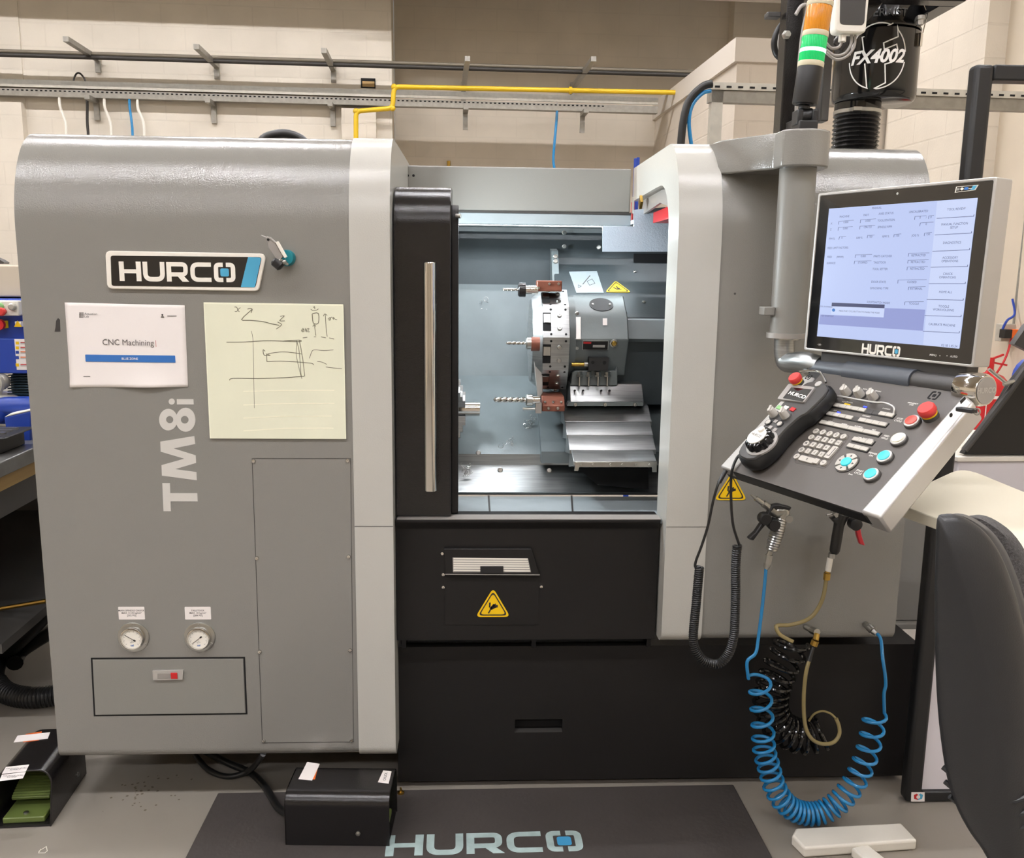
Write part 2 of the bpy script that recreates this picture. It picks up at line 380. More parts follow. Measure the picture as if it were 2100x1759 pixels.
def warning(fr, w, picto='crush'):
    """yellow triangle with a black border and pictogram, w = base width"""
    mb = MB('yellow'); h = w*.87
    tri = lambda k: rnd([(-w/2*k, -h*.33*k), (w/2*k, -h*.33*k), (0, h*.67*k)], w*.09*k, 5)
    mb.prism(fr, tri(1.08), 0, .0008); mb.m('text_dark').ring(fr, tri(.92), tri(.80), .0006, .0012)
    s = w*.1; mb.m('text_dark')
    if picto == 'crush':
        mb.prism(fr, [(-1.3*s, 0), (-.8*s, 0), (-.7*s, 1.6*s), (-1.2*s, 1.6*s)], .0006, .0012)
        mb.prism(fr, [(.0*s, 0), (1.5*s, .0), (1.5*s, .8*s), (0, .8*s)], .0006, .0012)
        for a, b, c, d in ((-1.4, -1.9, -.3, .2), (-.9, -.4, .3, 1.1), (-.6, -.5, .8, 1.2), (-.6, -.6, 1.0, .2)): mb.strip(fr, [(a*s, b*s), (c*s, d*s)], s*.42, .0006, .0012)
    else:
        for P in (((-1.6, .6), (-.4, -.6), (.9, -.2)), ((-.2, 1.6), (.1, .2), (.9, -.2)), ((-.4, -.8), (1.6, -.8))): mb.strip(fr, [(a*s, b*s) for a, b in P], s*.5, .0006, .0012)
    return mb
def screw(fr, a, b, r=.006, h=.004, m='steel'):
    return MB(m).lathe(fr.p(a, b, 0), fr.n, [(r, 0), (r, h*.5), (r*.8, h), (r*.35, h*1.05), (r*.3, h*.5)], 12)

# ================================================================== THE ROOM
yd = Vector((-math.sin(RT), math.cos(RT), 0))
def rbox(mb, x0, x1, D0, D1, z0, z1):                                       # box in room coordinates
    f = RF(0); return mb.box((x0, z0, -D1), (x1, z1, -D0), f)
FLD = MB('floor_resin'); FLD.add([(-9, -12, 0), (9, -12, 0), (9, 11, 0), (-9, 11, 0)], [(0, 1, 2, 3)]); FLD.build('floor', kind='structure')
# back wall: a nearer pier section on the left, a recessed bay on the right
rbox(MB('wall_block'), -4.12, -.47, 9.7, 10.2, 0, 5.4).build('wall_back', kind='structure')
rbox(MB('wall_block'), -8, -4.12, 9.686, 10.2, 0, 5.4).build('wall_back', kind='structure')
rbox(MB('wall_block_dark'), -.47, 7.5, 10.3, 10.6, 0, 5.4).build('wall_back', kind='structure')
rbox(MB('wall_block_dark'), 3.24, 7.5, 10.12, 10.3, 3.4, 5.4).build('wall_back', kind='structure')
m = MB('wall_block_white'); rbox(m, 2.445, 6, 7.5, 10.3, 0, 3.16); m.build('wall_partition', kind='structure')
m = MB('beam_white'); rbox(m, 2.415, 6, 7.47, 10.3, 3.16, 3.345); m.build('trim_partition', kind='structure')
m = MB('wall_block_side'); rbox(m, 3.74, 4.2, 6.15, 7.47, 0, 5.4); m.build('wall_right', kind='structure')
m = MB('wall_plain'); rbox(m, 3.89, 4.4, -9, 6.15, 0, 5.4); m.build('wall_right', kind='structure')
m = MB('wall_plain'); rbox(m, -8.3, -8, -9, 10.2, 0, 5.4); m.build('wall_left', kind='structure')
m = MB('wall_plain'); rbox(m, -8.3, 4.4, -9.3, -9, 0, 5.4); m.build('wall_front', kind='structure')
m = MB('ceiling_paint'); rbox(m, -8.3, 7.5, -9.3, 10.6, 5.4, 5.6); m.build('ceiling', kind='structure')
m = MB('wall_block'); rbox(m, -.98, -.63, 9.6, 9.7, 0, 3.08); m.build('trim_pier', kind='structure')
m = MB('wall_block'); rbox(m, -4.45, -4.12, 9.6, 9.686, 0, 3.05); m.build('trim_pier', kind='structure')
m = MB('dark_hole'); a, b = RF(9.69).px(740, 160); c, d = RF(9.69).px(770, 181)
m.box((a, d, 0), (c, b, .012), RF(9.7)); m.m('wood'); m.box((a+.015, d+.012, .0), (c-.01, b-.03, .014), RF(9.7)); m.build('trim_wall_opening', kind='structure')

m = MB('ceiling_paint'); rbox(m, -.45, 7, 9.0, 9.3, 4.15, 5.4); rbox(m, -8, -.45, 9.0, 9.3, 4.22, 5.4); m.build('shade_beam', kind='structure')  # unseen beam, added to shade the top of the back wall
# ceiling lights: three rows of tubes over the machine, more behind
def strip_light(x, D, ln):
    t = thing('strip_light', RR(x, D, 5.0), 'long white fluorescent strip light hanging from the ceiling', 'light', 'ceiling strip lights')
    f = RF(D); m = MB('white_plastic'); m.box((x-ln/2, 5.035, -.075), (x+ln/2, 5.08, .075), f); m.box((x-ln/2, 4.985, -.075), (x+ln/2, 5.035, -.068), f); m.box((x-ln/2, 4.985, .068), (x+ln/2, 5.035, .075), f); m.build('lamp_housing', t)
    m = MB('tube_lamp'); m.box((x-ln/2+.02, 5.0, -.05), (x+ln/2-.02, 5.035, .05), f); m.build('lamp_tube', t)
    m = MB('galv'); m.box((x-ln*.3-.01, 5.08, -.01), (x-ln*.3+.01, 5.4, .01), f); m.box((x+ln*.3-.01, 5.08, -.01), (x+ln*.3+.01, 5.4, .01), f); m.build('hanger', t)
for D in (-4.5, -.4, 3.4, 7.5):
    for x in (-5.8, -3.7, -1.6, .5, 2.5): strip_light(x, D, 1.75)

# galvanised cable tray, conduit and gas pipe on the back wall
f = RF(9.58); t = thing('cable_tray', f.p(-4, 3.1), 'perforated galvanised cable tray running along the back wall', 'cable tray')
(a0, b0), (a1, b1) = f.px(-120, 166), f.px(1362, 196)
m = MB('galv_light'); z = 3.229; m.box((-6, z-.012, -.09), (2.3, z+.035, .0), f); m.box((-6, z-.035, -.02), (2.3, z+.035, 0), f); m.build('tray_side', t)
m = MB('galv'); m.box((-6, z-.12, -.09), (2.3, z-.05, -.0), f); m.m('dark_hole')
for i in range(150): m.box((-5+i*.045, z-.072, .0), (-5+i*.045+.022, z-.06, .003), f)
m.build('tray_channel', t)
f = RF(9.45); t = thing('conduit', f.p(-4, 3.5), 'long dark conduit pipe carried on metal brackets high on the back wall', 'pipe')
m = MB('conduit'); m.tube([f.p(-6, 3.49), f.p(2.7, 3.50)], .02, 10); m.build('pipe', t); m = MB('conduit_dark'); m.tube([f.p(-6, 3.455, .01), f.p(2.7, 3.465, .01)], .02, 10); m.build('cable', t)
br = [(150, 104, 184, 132), (409, 115, 434, 146), (668, 123, 679, 153), (955, 138, 955, 168), (1212, 142, 1198, 168)]
for i, (x0, y0, x1, y1) in enumerate(br):
    a, b = f.px(x1, y1); g = RF(9.69 if i < 3 else 10.29)
    m = MB('galv'); e = f.p(a, b+.1, .55); q = g.p(a, b+.1, 0)
    m.bar(q, e, .05, .045); m.build('cantilever_arm', t)
    m = MB('galv'); m.bar(g.p(a, b-.03, .02), g.p(a, b+.16, .02), .05, .03, (0, 1, 0)); m.build('bracket_plate', t)
f = RF(9.58)
for x in (433, 680, 955, 1198, 190):
    a, b = f.px(x, 208 if x < 900 else 220); m = MB('galv'); m.bar(f.p(a, z-.14, .15), f.p(a, z-.14, -.1), .05, .04); m.bar(f.p(a, z-.13, -.1), f.p(a, z-.32, -.1), .05, .03, (0, 1, 0)); m.build('tray_bracket', bpy.data.objects['cable_tray'])
f = RF(9.35); P = [f.p(*f.px(x, y)) for x, y in ((730, 330), (730, 228), (805, 222), (808, 178), (1400, 190))]
P[1].z -= 0; m = MB('pipe_yellow'); m.tube(rnd(P, .06, 5, False), .024, 12)
t = m.build('gas_pipe', label='yellow gas pipe stepping up and along the back wall', cat='pipe')
m = MB('pipe_yellow')
for q in (P[1], P[2], P[3]): m.sph(q, .03, 8)
m.tube([P[3].lerp(P[4], .6), P[3].lerp(P[4], .61)], .036, 10); m.build('pipe_fitting', t)
f = RF(9.6)
for i, (x0, y0, x1, y1, c, r_, l) in enumerate([(122, 193, 136, 280, 'white_plastic', .014, 'white cable hanging leftmost below the cable tray'), (178, 192, 181, 280, 'conduit_dark', .014, 'dark cable hanging below the cable tray beside the hooped wire'), (214, 196, 228, 280, 'white_plastic', .014, 'white cable hanging between the dark and the blue cables'), (265, 195, 272, 280, 'blue_hose', .013, 'blue cable hanging at left below the cable tray'), (282, 198, 296, 280, 'white_plastic', .014, 'white cable hanging right beside the blue cable'), (1141, 212, 1137, 350, 'blue_hose', .014, 'blue air line dropping down the middle of the back wall')]):
    q = [f.p(*f.px(x0, y0)), f.p(*f.px(x0+1, y0+25)), f.p(*f.px(x1-2, y1-30)), f.p(*f.px(x1, y1)), f.p(*f.px(x1, y1+60))]
    MB(c).tube(smoothpath(q, 4), r_, 8).build('hanging_cable', label=l, cat='cable')
q = [f.p(*f.px(x, y)) for x, y in ((153, 178), (151, 165), (156, 152), (163, 150), (171, 158), (176, 170), (177, 190))]
MB('conduit_dark').tube(smoothpath(q, 4), .009, 8).build('wire_loop', label='thin dark wire hooped over the cable tray at far left', cat='wire')
f = RF(10.29)
q = [f.p(*f.px(x, y)) for x, y in ((1425, 152), (1432, 142), (1440, 137), (1448, 136))]
MB('white_plastic').tube(smoothpath(q, 4), .006, 6).build('loose_wire', label='short pale wire curling off the conduit end by the white partition', cat='wire')
f = RF(10.28); q = [f.p(*f.px(x, y)) for x, y in ((920, 330), (920, 345), (922, 375))]; q.append(f.p(f.px(922, 375)[0], 0))
MB('brass').tube(q, .02, 8).build('pipe_stub', label='brown pipe whose top end just shows above the header panel', cat='pipe')

# slotted strut frame behind the machine
D = 3.9; f = RF(D); t = thing('strut_frame', f.p(1.18, 0), 'galvanised slotted strut frame standing behind the machine', 'frame')
m = MB('galv_light'); (a, b), (c, d) = f.px(1458, 168), f.px(1458, 183); m.box((a, d, 0), (2.9, b, -.03), f); SR = m, t
m = MB('galv'); (a2, b2), (c2, d2) = f.px(1480, 184), f.px(1480, 209); m.box((a, d2, -.01), (2.9, b2, -.05), f); m.build('lower_rail', t)
m = SR[0]; m.m('dark_hole')
for i in range(34): m.box((a+.018+i*.051, b-.022, .0), (a+.018+i*.051+.022, b-.014, .002), f)
m.build('slotted_rail', t)
m = MB('galv_light'); (a3, _), (c3, _) = f.px(1460, 230), f.px(1483, 230); m.box((a3, 0, -.01), (c3, b2, -.05), f); m.build('post', t)
m = MB('galv_light'); m.box((2.8, 0, -.01), (2.85, b2, -.05), f); m.build('post', t)
f = RF(3.7)
for pts, r_, c, n_, l in ([((1460, 172), (1440, 178), (1414, 205), (1402, 245), (1396, 300), (1396, 340)), .016, 'black_rubber', 'hose', 'thick black hose arching from the strut frame down behind the machine'], [((1458, 186), (1440, 192), (1420, 215), (1413, 250), (1418, 298), (1424, 330)), .008, 'blue_hose', 'hose', 'thin blue hose arching from the strut frame down behind the machine']):
    MB(c).tube(smoothpath([f.p(*f.px(x, y)) for x, y in pts], 6)+[f.p(f.px(pts[-1][0]+8, pts[-1][1]+40)[0], 0)], r_, 10).build('supply_hose', label=l, cat='hose')
f = RF(4.2); q = [f.p(*f.px(x, y)) for x, y in ((530, 300), (545, 282), (580, 274), (612, 282), (630, 300), (640, 340))]
MB('black_rubber').tube([f.p(f.px(528, 320)[0], 0)]+smoothpath(q, 5)+[f.p(f.px(645, 360)[0], 0)], .02, 10).build('duct_hose', label='black hose arching just above the left housing', cat='hose')
f = RF(4.6); q = [f.p(f.px(1304, 372)[0], 0), f.p(*f.px(1304, 325))]
MB('saw_blue').tube(q, .01, 8).tube([f.p(f.px(1309, 372)[0], .0), f.p(*f.px(1309, 323))], .008, 8).build('blue_fitting', label='dark blue pipe pair with its tip peeping over the machine top', cat='fitting')

# ------------------------------------------------------------------ right background: wall items
f = RF(5.6)
t = thing('fire_extinguisher', f.p(f.px(2030, 900)[0], .35), 'red fire extinguisher hung on the far right wall', 'fire extinguisher')
a, b = f.px(2030, 770); o = f.p(a, 0, 0); zt = b
m = MB('red'); R_ = f.px(2066, 800)[0]-a; m.lathe(o+Vector((0, 0, zt-.62)), (0, 0, 1), [(R_*.8, 0), (R_, .03), (R_, .5), (R_*.92, .57), (R_*.6, .62), (R_*.25, .64), (.02, .66)], 28); m.build('cylinder', t)
m = MB('white_paper'); m.box((a-R_*.7, zt-.4, R_*.99), (a+R_*.3, zt-.12, R_*1.0), f); m.m('red').box((a-R_*.65, zt-.38, R_), (a-R_*.1, zt-.14, R_*1.01), f); m.build('label_plate', t)
m = MB('red'); m.bar(f.p(a-.06, zt+.1, 0), f.p(a+.11, zt+.07, 0), .014, .012); m.bar(f.p(a-.03, zt+.10, 0), f.p(a+.08, zt+.14, 0), .014, .012); m.tube([f.p(a, zt+.02, 0), f.p(a, zt+.12, 0)], .02); m.build('handle', t)
m = MB('black_rubber'); m.tube(smoothpath([f.p(a-.03, zt+.08), f.p(a-.2, zt+.02), f.p(a-.22, zt-.3), f.p(a-.16, zt-.48)], 6), .012, 8); m.tube([f.p(a-.17, zt-.42), f.p(a-.13, zt-.62)], .03, 10); m.build('discharge_hose', t)
f = RF(5.98); (a, b), (c, d) = f.px(2041, 692), f.px(2052, 716)
m = MB('red').box((a, d, 0), (c, b, .006), f); m.m('yellow').box((a+.01, d+.02, .006), (c-.005, b-.02, .008), f); m.build('safety_sign', label='red and yellow fire safety sign behind the monitor edge', cat='sign')
(a, b), (c, d) = f.px(2040, 722), f.px(2052, 742)
m = MB('sign_green').box((a, d-.08, 0), (c, b, .006), f); m.build('safety_sign', label='pale green safety sign just above the fire extinguisher', cat='sign')
f = RF(5.75); (a, b), (c, d) = f.px(2052, 664), f.px(2093, 700)
t = thing('socket_box', f.p(a, d), 'grey metal double socket box on the far right wall', 'socket'); m = MB('galv_light').box((a, d, -.05), (c, b, .02), f); m.build('enclosure', t, .004)
m = MB('galv').tube([f.p((a*.4+c*.6), b, 0), f.p(c*.6+a*.4+.02, b+1.4, -.02)], .01, 8); m.build('conduit_drop', t)
(a, b), (c, d) = f.px(2046, 674), f.px(2060, 692); MB('console_black').box((a, d, .02), (c, b, .08), f).build('mains_plug', label='dark blue mains plug, left one in the wall socket box', cat='plug', bevel=.004)
(a, b), (c, d) = f.px(2061, 674), f.px(2075, 692); t = MB('orange').box((a, d, .02), (c, b, .08), f).build('mains_plug', label='orange mains plug, right one in the wall socket box', cat='plug', bevel=.004)
MB('red').tube(smoothpath([f.p(a+.02, d, .05), f.p(a-.02, d-.15, .06), f.p(a-.12, d-.32, .05), f.p(a-.3, d-.5, .04)], 5), .007, 6).build('flex', t)
MB('saw_blue').tube(smoothpath([f.p(a-.05, b, .05), f.p(a-.03, b+.06, .06), f.p(a+.03, b+.1, .04), f.p(a+.03, b+.2, 0)], 5), .008, 6).build('flex_cable', label='blue cable curling up from the wall socket box', cat='cable')
f = RF(4.1); (a, b), (c, d) = f.px(2078, 738), f.px(2140, 790)
MB('saw_blue').lathe(f.p(a+.1, (b+d)/2-.02, .1), -yd, [(.1, -.1), (.1, .02), (.08, .05)], 20).build('blue_drum', label='blue round container just behind the black leaning cover', cat='container')
# white cabinet and the black cover that leans on it
f = RF(3.3); a, b = f.px(1965, 946)
t = thing('storage_box', f.p(a+.2, 0, -.3), 'pale white box standing on the floor behind the narrow desk', 'box')
MB('white_card').box((a, .0, 0), (a+.9, b, -.6), f).build('carcass', t, .006); MB('white_plastic').box((a-.01, b, .01), (a+.91, b+.02, -.61), f).build('lid', t, .003)
pts = [f.px(x, y) for x, y in ((1976, 943), (2016, 890), (2060, 826), (2074, 800), (2112, 752), (2200, 650), (2300, 700), (2300, 943))]
t = thing('black_cover', f.p(pts[0][0]+.2, b+.02, -.2), 'black sheet cover with a slanting edge standing on the white box', 'cover')
mn = min(p[1] for p in pts); pts = [(p[0], p[1]-mn+b+.022) for p in pts]
MB('black_rubber').prism(f, pts, 0, -.045).build('cover', t, .008)
MB('dark_grey').tube([f.p(pts[0][0], pts[0][1]+.02, -.0), f.p(*pts[2], -.0), f.p(*pts[4], -.0), f.p(*pts[5], -.0)], .014, 8).build('edge_tube', t)
MB('steel').tube([f.p(*f.px(2028, 757), -.0), f.p(*f.px(2066, 788), -.0)], .007, 8).tube([f.p(*f.px(2058, 788), 0), f.p(*f.px(2080, 782), 0)], .009, 8).build('hinge_strut', t)
g = RF(3.05); (a, b_), (c, d) = g.px(2070, 706), g.px(2130, 640)
MB('dark_grey').prism(g, [g.px(x, y) for x, y in ((2080, 706), (2106, 668), (2188, 600), (2228, 690), (2112, 722))], 0, -.03).build('visor', t)

# ------------------------------------------------------------------ left background: bench, saw, hoses
f = RF(2.6); a, b = f.px(0, 962); xr = a+.0
t = thing('workbench', RR(xr-.8, 3.4, 0), 'steel topped workbench with a wooden edge at the far left', 'workbench')
zz = .88
m = MB('bench_steel'); rbox(m, xr-2.2, xr, 2.3, 4.4, zz-.045, zz); m.build('worktop', t, .004)
m = MB('wood'); rbox(m, xr-2.2, xr-.005, 2.33, 4.4, zz-.085, zz-.046); m.build('wooden_edge', t)
m = MB('bench_dark'); rbox(m, xr-2.2, xr-.02, 2.36, 4.3, zz-.17, zz-.086); m.build('apron', t)
for dx, D in ((-.1, 4.2), (-2.1, 4.2), (-2.1, 2.45), (-1.0, 2.45)):
    m = MB('bench_dark'); rbox(m, xr+dx-.03, xr+dx+.03, D-.03, D+.03, 0, zz-.17); m.build('leg', t)
m = MB('bench_dark'); rbox(m, xr-2.1, xr-.04, 2.6, 4.2, .3, .33); m.build('shelf', t)
m = MB('bench_dark'); rbox(m, xr-2.1, xr-.04, 4.14, 4.17, .33, zz-.17); m.build('back_panel', t)
f = RF(3.05)
t = thing('metal_saw', f.p(f.px(30, 890)[0], zz), 'blue metal cutting saw with a white control plate on the workbench', 'saw')
def fb(mb, x0, y0, x1, y1, h0, h1, ff=None):
    ff = ff or f; (a, b), (c, d) = ff.px(x0, y0), ff.px(x1, y1); d = max(d, zz+.002); return mb.box((a, d, h0), (c, b, h1), ff)
fb(MB('saw_blue'), -160, 611, 100, 768, -.35, -.02).build('body', t, .008)
fb(MB('saw_blue'), -160, 693, 100, 766, -.02, .0).build('lower_panel', t, .003)
fb(MB('white_plastic'), -60, 615, 45, 647, -.01, .02).build('control_plate', t, .004)
for x, y, c in ((7, 628, 'sign_green'), (33, 628, 'galv_light')): MB(c).lathe(f.p(*f.px(x, y), .02), -yd, [(.012, 0), (.012, .012), (.008, .016)], 14).build('push_button', t)
MB('estop_red').lathe(f.p(*f.px(15, 638), .02), -yd, [(.008, 0), (.008, .012), (.013, .015), (.014, .024), (.010, .028)], 16).build('stop_button', t)
fb(MB('yellow'), -20, 658, 12, 673, -.02, .006).build('switch_plate', t); MB('red').lathe(f.p(*f.px(2, 665), .006), -yd, [(.018, 0), (.018, .015)], 16).build('isolator_switch', t)
m = fb(MB('white_paper'), 31, 659, 44, 670, -.02, .002); a, b = f.px(37.5, 666); m.m('yellow').prism(f, [(a-.012, b-.006), (a+.012, b-.006), (a, b+.014)], .002, .004); m.build('warning_label', t)
m = fb(MB('white_paper'), 30, 695, 75, 758, 0, .003)
for i, (y, c) in enumerate(((700, 'yellow'), (710, 'yellow'), (719, 'saw_blue'), (730, 'saw_blue'), (745, 'yellow'))):
    fb(m.m(c), 33, y, 40, y+6, .003, .004); fb(m.m('red' if i in (0, 1, 4) else 'orange'), 43, y+1, 60, y+3, .003, .004); fb(m.m('text_soft'), 43, y+4.5, 60, y+5.2, .003, .004)
m.build('safety_notice', t)
fb(MB('motor_teal'), 0, 768, 110, 818, -.25, -.05).build('motor', t, .02)
m = MB('motor_teal')
for i in range(8): fb(m, 5, 771+i*5.5, 110, 773+i*5.5, -.05, -.035)
m.build('cooling_fins', t)
m = MB('galv_light').tube(smoothpath([f.p(*f.px(x, y), .02) for x, y in ((-30, 760), (2, 775), (6, 790), (0, 805), (6, 815), (30, 818), (75, 822))], 6), .014, 8)
m.sph(f.p(*f.px(2, 782), 0), .028, 8); m.build('coolant_pipe', t)
MB('saw_blue').tube(smoothpath([f.p(*f.px(x, y), .03) for x, y in ((-20, 850), (8, 846), (12, 832), (30, 829), (80, 828))], 5), .03, 12).build('vice_frame', t)
m = fb(MB('saw_blue'), -160, 825, 100, 875, -.3, -.05); m.build('base', t, .01)
m = MB('saw_blue').prism(f, [f.px(x, y) for x, y in ((38, 846), (90, 834), (90, 900), (68, 892), (60, 872), (52, 872), (44, 892))], -.03, .1); m.m('white_plastic').prism(f, [f.px(x, y) for x, y in ((37, 846), (90, 834), (90, 830), (50, 838))], -.03, .1); m.build('vice_jaw', t, .004)
m = fb(MB('wall_plain'), -150, 541, 41, 610, -.35, -.05); m.build('splash_tray', t, .006); m = fb(MB('orange'), 41, 560, 46, 610, -.3, -.06); m.build('orange_edge', t)
g = RF(2.78)
t = thing('parts_tray', g.p(g.px(10, 890)[0], zz), 'black plastic parts tray at the front of the workbench', 'tray')
(a, b), (c, d) = g.px(-60, 866), g.px(39, 884)
m = MB('black_plastic'); m.box((a, zz+.001, -.1), (c-.03, zz+.05, .08), g); m.box((a, zz+.05, -.11), (c, zz+.056, .09), g); m.build('tray_body', t, .004)
m = MB('steel')
for i in range(4): m.bar(g.p(a+.02, zz+.058, -.06+i*.04), g.p(c-.03, zz+.058, -.06+i*.04), .012, .006)
m.build('steel_bars', t)
f = RF(3.25); MB('dark_grey').prism(f, [f.px(x, y) for x, y in ((-10, 541), (-10, 526), (4, 532), (14, 538), (13, 541))], -.02, .02).build('dark_cloth', label='dark cloth lying on top of the white saw cover', cat='cloth')
# rods and black hoses on the floor beneath the bench
m = MB('bench_steel')
(A, B) = QZ(-40, 1255, .33), QZ(96, 1232, .42)
m = MB('brass').tube([A, B], .007, 8); m.build('metal_rod', label='thin brass coloured rod leaning under the workbench', cat='rod')
P = [QZ(130, 1215, .35), QZ(60, 1290, .2), QZ(5, 1345, .06), QZ(-12, 1385, .045), QZ(10, 1418, .04), QZ(60, 1430, .04), QZ(125, 1424, .045)]
m = MB('black_rubber').tube(smoothpath(P, 10), .032, 14); t = m.build('floor_hose', label='thick ribbed black hose looping on the floor left of the machine', cat='hose')
m = MB('black_rubber'); S_ = smoothpath(P, 10)
for i in range(34, 60):
    d = (S_[min(i+1, 60)]-S_[i-1]).normalized(); m.lathe(S_[i]-d*.004, d, [(.0325, 0), (.036, .003), (.036, .005), (.0325, .008)], 14, cap=False)
m.build('ribs', t)
P = [QZ(140, 1275, .3), QZ(90, 1300, .2), QZ(40, 1330, .12), QZ(10, 1352, .06), QZ(0, 1375, .05)]
MB('black_rubber').tube(smoothpath([p+Vector((.02, .06, 0)) for p in P], 8), .028, 12).build('floor_hose', label='second black hose slanting behind the looping one', cat='hose')

# ================================================================== THE LATHE
G0 = FP(0)
XF = Fr((0, 0, 0), (0, 1, 0), (0, 0, 1))                                     # profile plane, extruded along +X
def zY(y, Y, x=1200): return Q(x, y, Y).z
def yz(mb, pts, x0, x1): return mb.prism(XF, pts, x0, x1)
ZT = 1.757
def arc_profile(zb, off=0, n=18, back=1.35):
    P = []
    for k in range(7): a = PI/2*k/6; P.append((.03-(.03+off)*math.sin(a), zb+.03-(.03+off)*math.cos(a)))
    for k in range(n+1): a = PI/2*k/n; P.append((.135-(.135+off)*math.cos(a), 1.52+(ZT-1.52+off)*math.sin(a)))
    return P+[(back, ZT+off), (back, zb-off)]
lathe = thing('cnc_lathe', (0, .6, 0), 'large grey and black CNC lathe with an open door and lit interior', 'machine')
yz(MB('grey_paint'), arc_profile(.155), -1.09, -.304).build('left_housing', lathe)
m = MB('light_paint'); yz(m, arc_profile(.155, .004), -.304, -.206); tp = m.build('trim_panel', lathe, label='light grey vertical trim strip at the left of the door opening')
m = MB('dark_grey'); m.box((-.3035, .7925, .0039), (-.2065, .7937, .0046), G0); m.build('seam', tp)
# right housing: hollow behind its front skin near the opening
def cshape(off=0, zb=.475):
    P = []
    for k in range(7): a = PI/2*k/6; P.append((.03-(.03+off)*math.sin(a), zb+.03-(.03+off)*math.cos(a)))
    for k in range(19): a = PI/2*k/18; P.append((.135-(.135+off)*math.cos(a), 1.52+(ZT-1.52+off)*math.sin(a)))
    P += [(.66, ZT+off), (.66, 1.66)]
    P += [(.30, 1.668)] + [(.115+.13*(1-math.sin(a)), 1.53+.14*math.cos(a)) for a in [PI/2*k/8 for k in range(9)]][:0]
    for k in range(9): a = PI/2*k/8; P.append((.115+.12*(1-math.sin(a)), 1.54+.128*math.cos(a)))
    return P+[(.115, zb+.03), (.115, zb-off)]
m = MB('light_paint'); yz(m, cshape(.004), .495, .602); tp = m.build('trim_panel', lathe, label='light grey vertical trim strip at the right of the door opening')
m = MB('dark_grey'); m.box((.496, .791, .0039), (.601, .7922, .0046), G0); m.build('seam', tp)
m = MB('grey_paint'); yz(m, cshape(0), .602, .90); yz(m, arc_profile(.475), .90, 1.125); m.build('right_housing', lathe)
# thin secondary flange inside the right cheek
m = MB('silver_side')
P = [(.64, 1.655), (.30, 1.663)]+[(.13+.12*(1-math.sin(PI/2*k/8)), 1.525+.135*math.cos(PI/2*k/8)) for k in range(9)]+[(.13, .81)]
P2 = [(.64, 1.61), (.32, 1.63)]+[(.148+.11*(1-math.sin(PI/2*k/8)), 1.50+.12*math.cos(PI/2*k/8)) for k in range(9)]+[(.148, .81)]
m.prism(XF, P+P2[::-1], .512, .52); m.build('inner_flange', lathe)
m = MB('red'); yz(m, [(.17, 1.585), (.5, 1.585), (.5, 1.615), (.2, 1.62)], .53, .62); m.build('red_bracket', lathe)
a = FX(.495); m = MB('red').box((.615, 1.60, .002), (.645, 1.655, .008), a); m.m('white_plastic').box((.612, 1.62, .004), (.62, 1.67, .01), a); m.build('interlock_switch', lathe)
m = MB('brass').lathe((.495, .5, 1.645), (-1, 0, 0), [(.02, 0), (.02, .008), (.01, .01)], 4); m.build('latch_catch', lathe)
# header panel between the housings
HY = .6; f = FP(HY)
xl, xr_ = f.px(815, 390)[0], f.px(1296, 390)[0]
z0 = zY(435, HY); z1 = zY(345, HY)
m = MB('grey_flat'); m.box((xl, z0, -.02), (xr_-.004, z1, 0), f); hp = m.build('header_panel', lathe, .004)
m = MB('dark_hole')
for x in (836, 848):
    a, b = f.px(x, 360); m.lathe(f.p(a, b, 0), f.n, [(.004, 0), (.004, .0015)], 12)
m.build('bolt_holes', hp)
m = MB('dark_grey').box((xl, z0-.006, -.02), (xr_, z0, .002), f); m.build('rubber_lip', hp)
z2 = zY(462, HY)
m = MB('light_paint').box((xl, z2, -.02), (xr_, z0-.006, .0), f); m.box((xl, z2, -.2), (xr_, z2+.01, -.02), f); m.ms = ['sheet_light']; m.build('inner_header', lathe, .002)
# interior sheets
YS = [(.85, 475), (.80, 583), (.70, 770), (.42, 931), (.42, 953), (.30, 1009), (.29, 1013), (.05, 1062)]
PZ = [(Y, zY(y, Y, 1000)) for Y, y in YS]
def sheet(i, mname, name, x0=-.36, x1=.86, dy=0, shrink=0):
    (a, b), (c, d) = PZ[i], PZ[i+1]; L = math.hypot(c-a, d-b); nx, nz = (b-d)/L, -(a-c)/L*-1
    ox, oz = .01*(b-d)/L, -.01*(a-c)/L
    return yz(MB(mname), [(a-dy, b), (c-dy, d), (c-dy+abs(ox)+.002, d-abs(oz)), (a-dy+abs(ox)+.002, b-abs(oz))], x0, x1).build(name, lathe)
sheet(0, 'cast_dark', 'upper_back_sheet'); sheet(1, 'sheet', 'middle_back_sheet'); sheet(2, 'sheet', 'sloping_sheet')
sheet(3, 'brushed', 'sill_strip'); sheet(4, 'brushed', 'lower_slope_sheet'); 
yz(MB('sheet_light'), [(.30, .795), (.05, .795), (.05, .785), (.30, .785)], -.36, .86).build('tray_floor', lathe)
m = MB('dark_grey')
for x in (1002, 1172):
    a = QZ(x, 1016, .7955); b = QZ(x+3, 1058, .7955); m.bar(a, b, .005, .002)
m.build('floor_seams', lathe)
m = MB('sheet'); yz(m, [(.84, 1.62), (.86, 1.62), (.86, PZ[0][1]), (.84, PZ[0][1])], -.36, .86); m.box((-.36, .3, 1.62), (.86, .86, 1.63)) if False else None
m.build('top_back_sheet', lathe)
m = MB('cast_dark'); m.box((.86, .11, .79), (.87, .86, 1.62)); m.build('right_inner_wall', lathe)
m = MB('sheet'); m.box((-.37, .13, .79), (-.36, .86, 1.62)); m.build('left_inner_wall', lathe) if False else None
m = MB('inner_blue'); g = FP(.56); P = [g.px(x, y) for x, y in ((1236, 464), (1236, 516), (1400, 516), (1420, 420), (1300, 430), (1300, 464))]
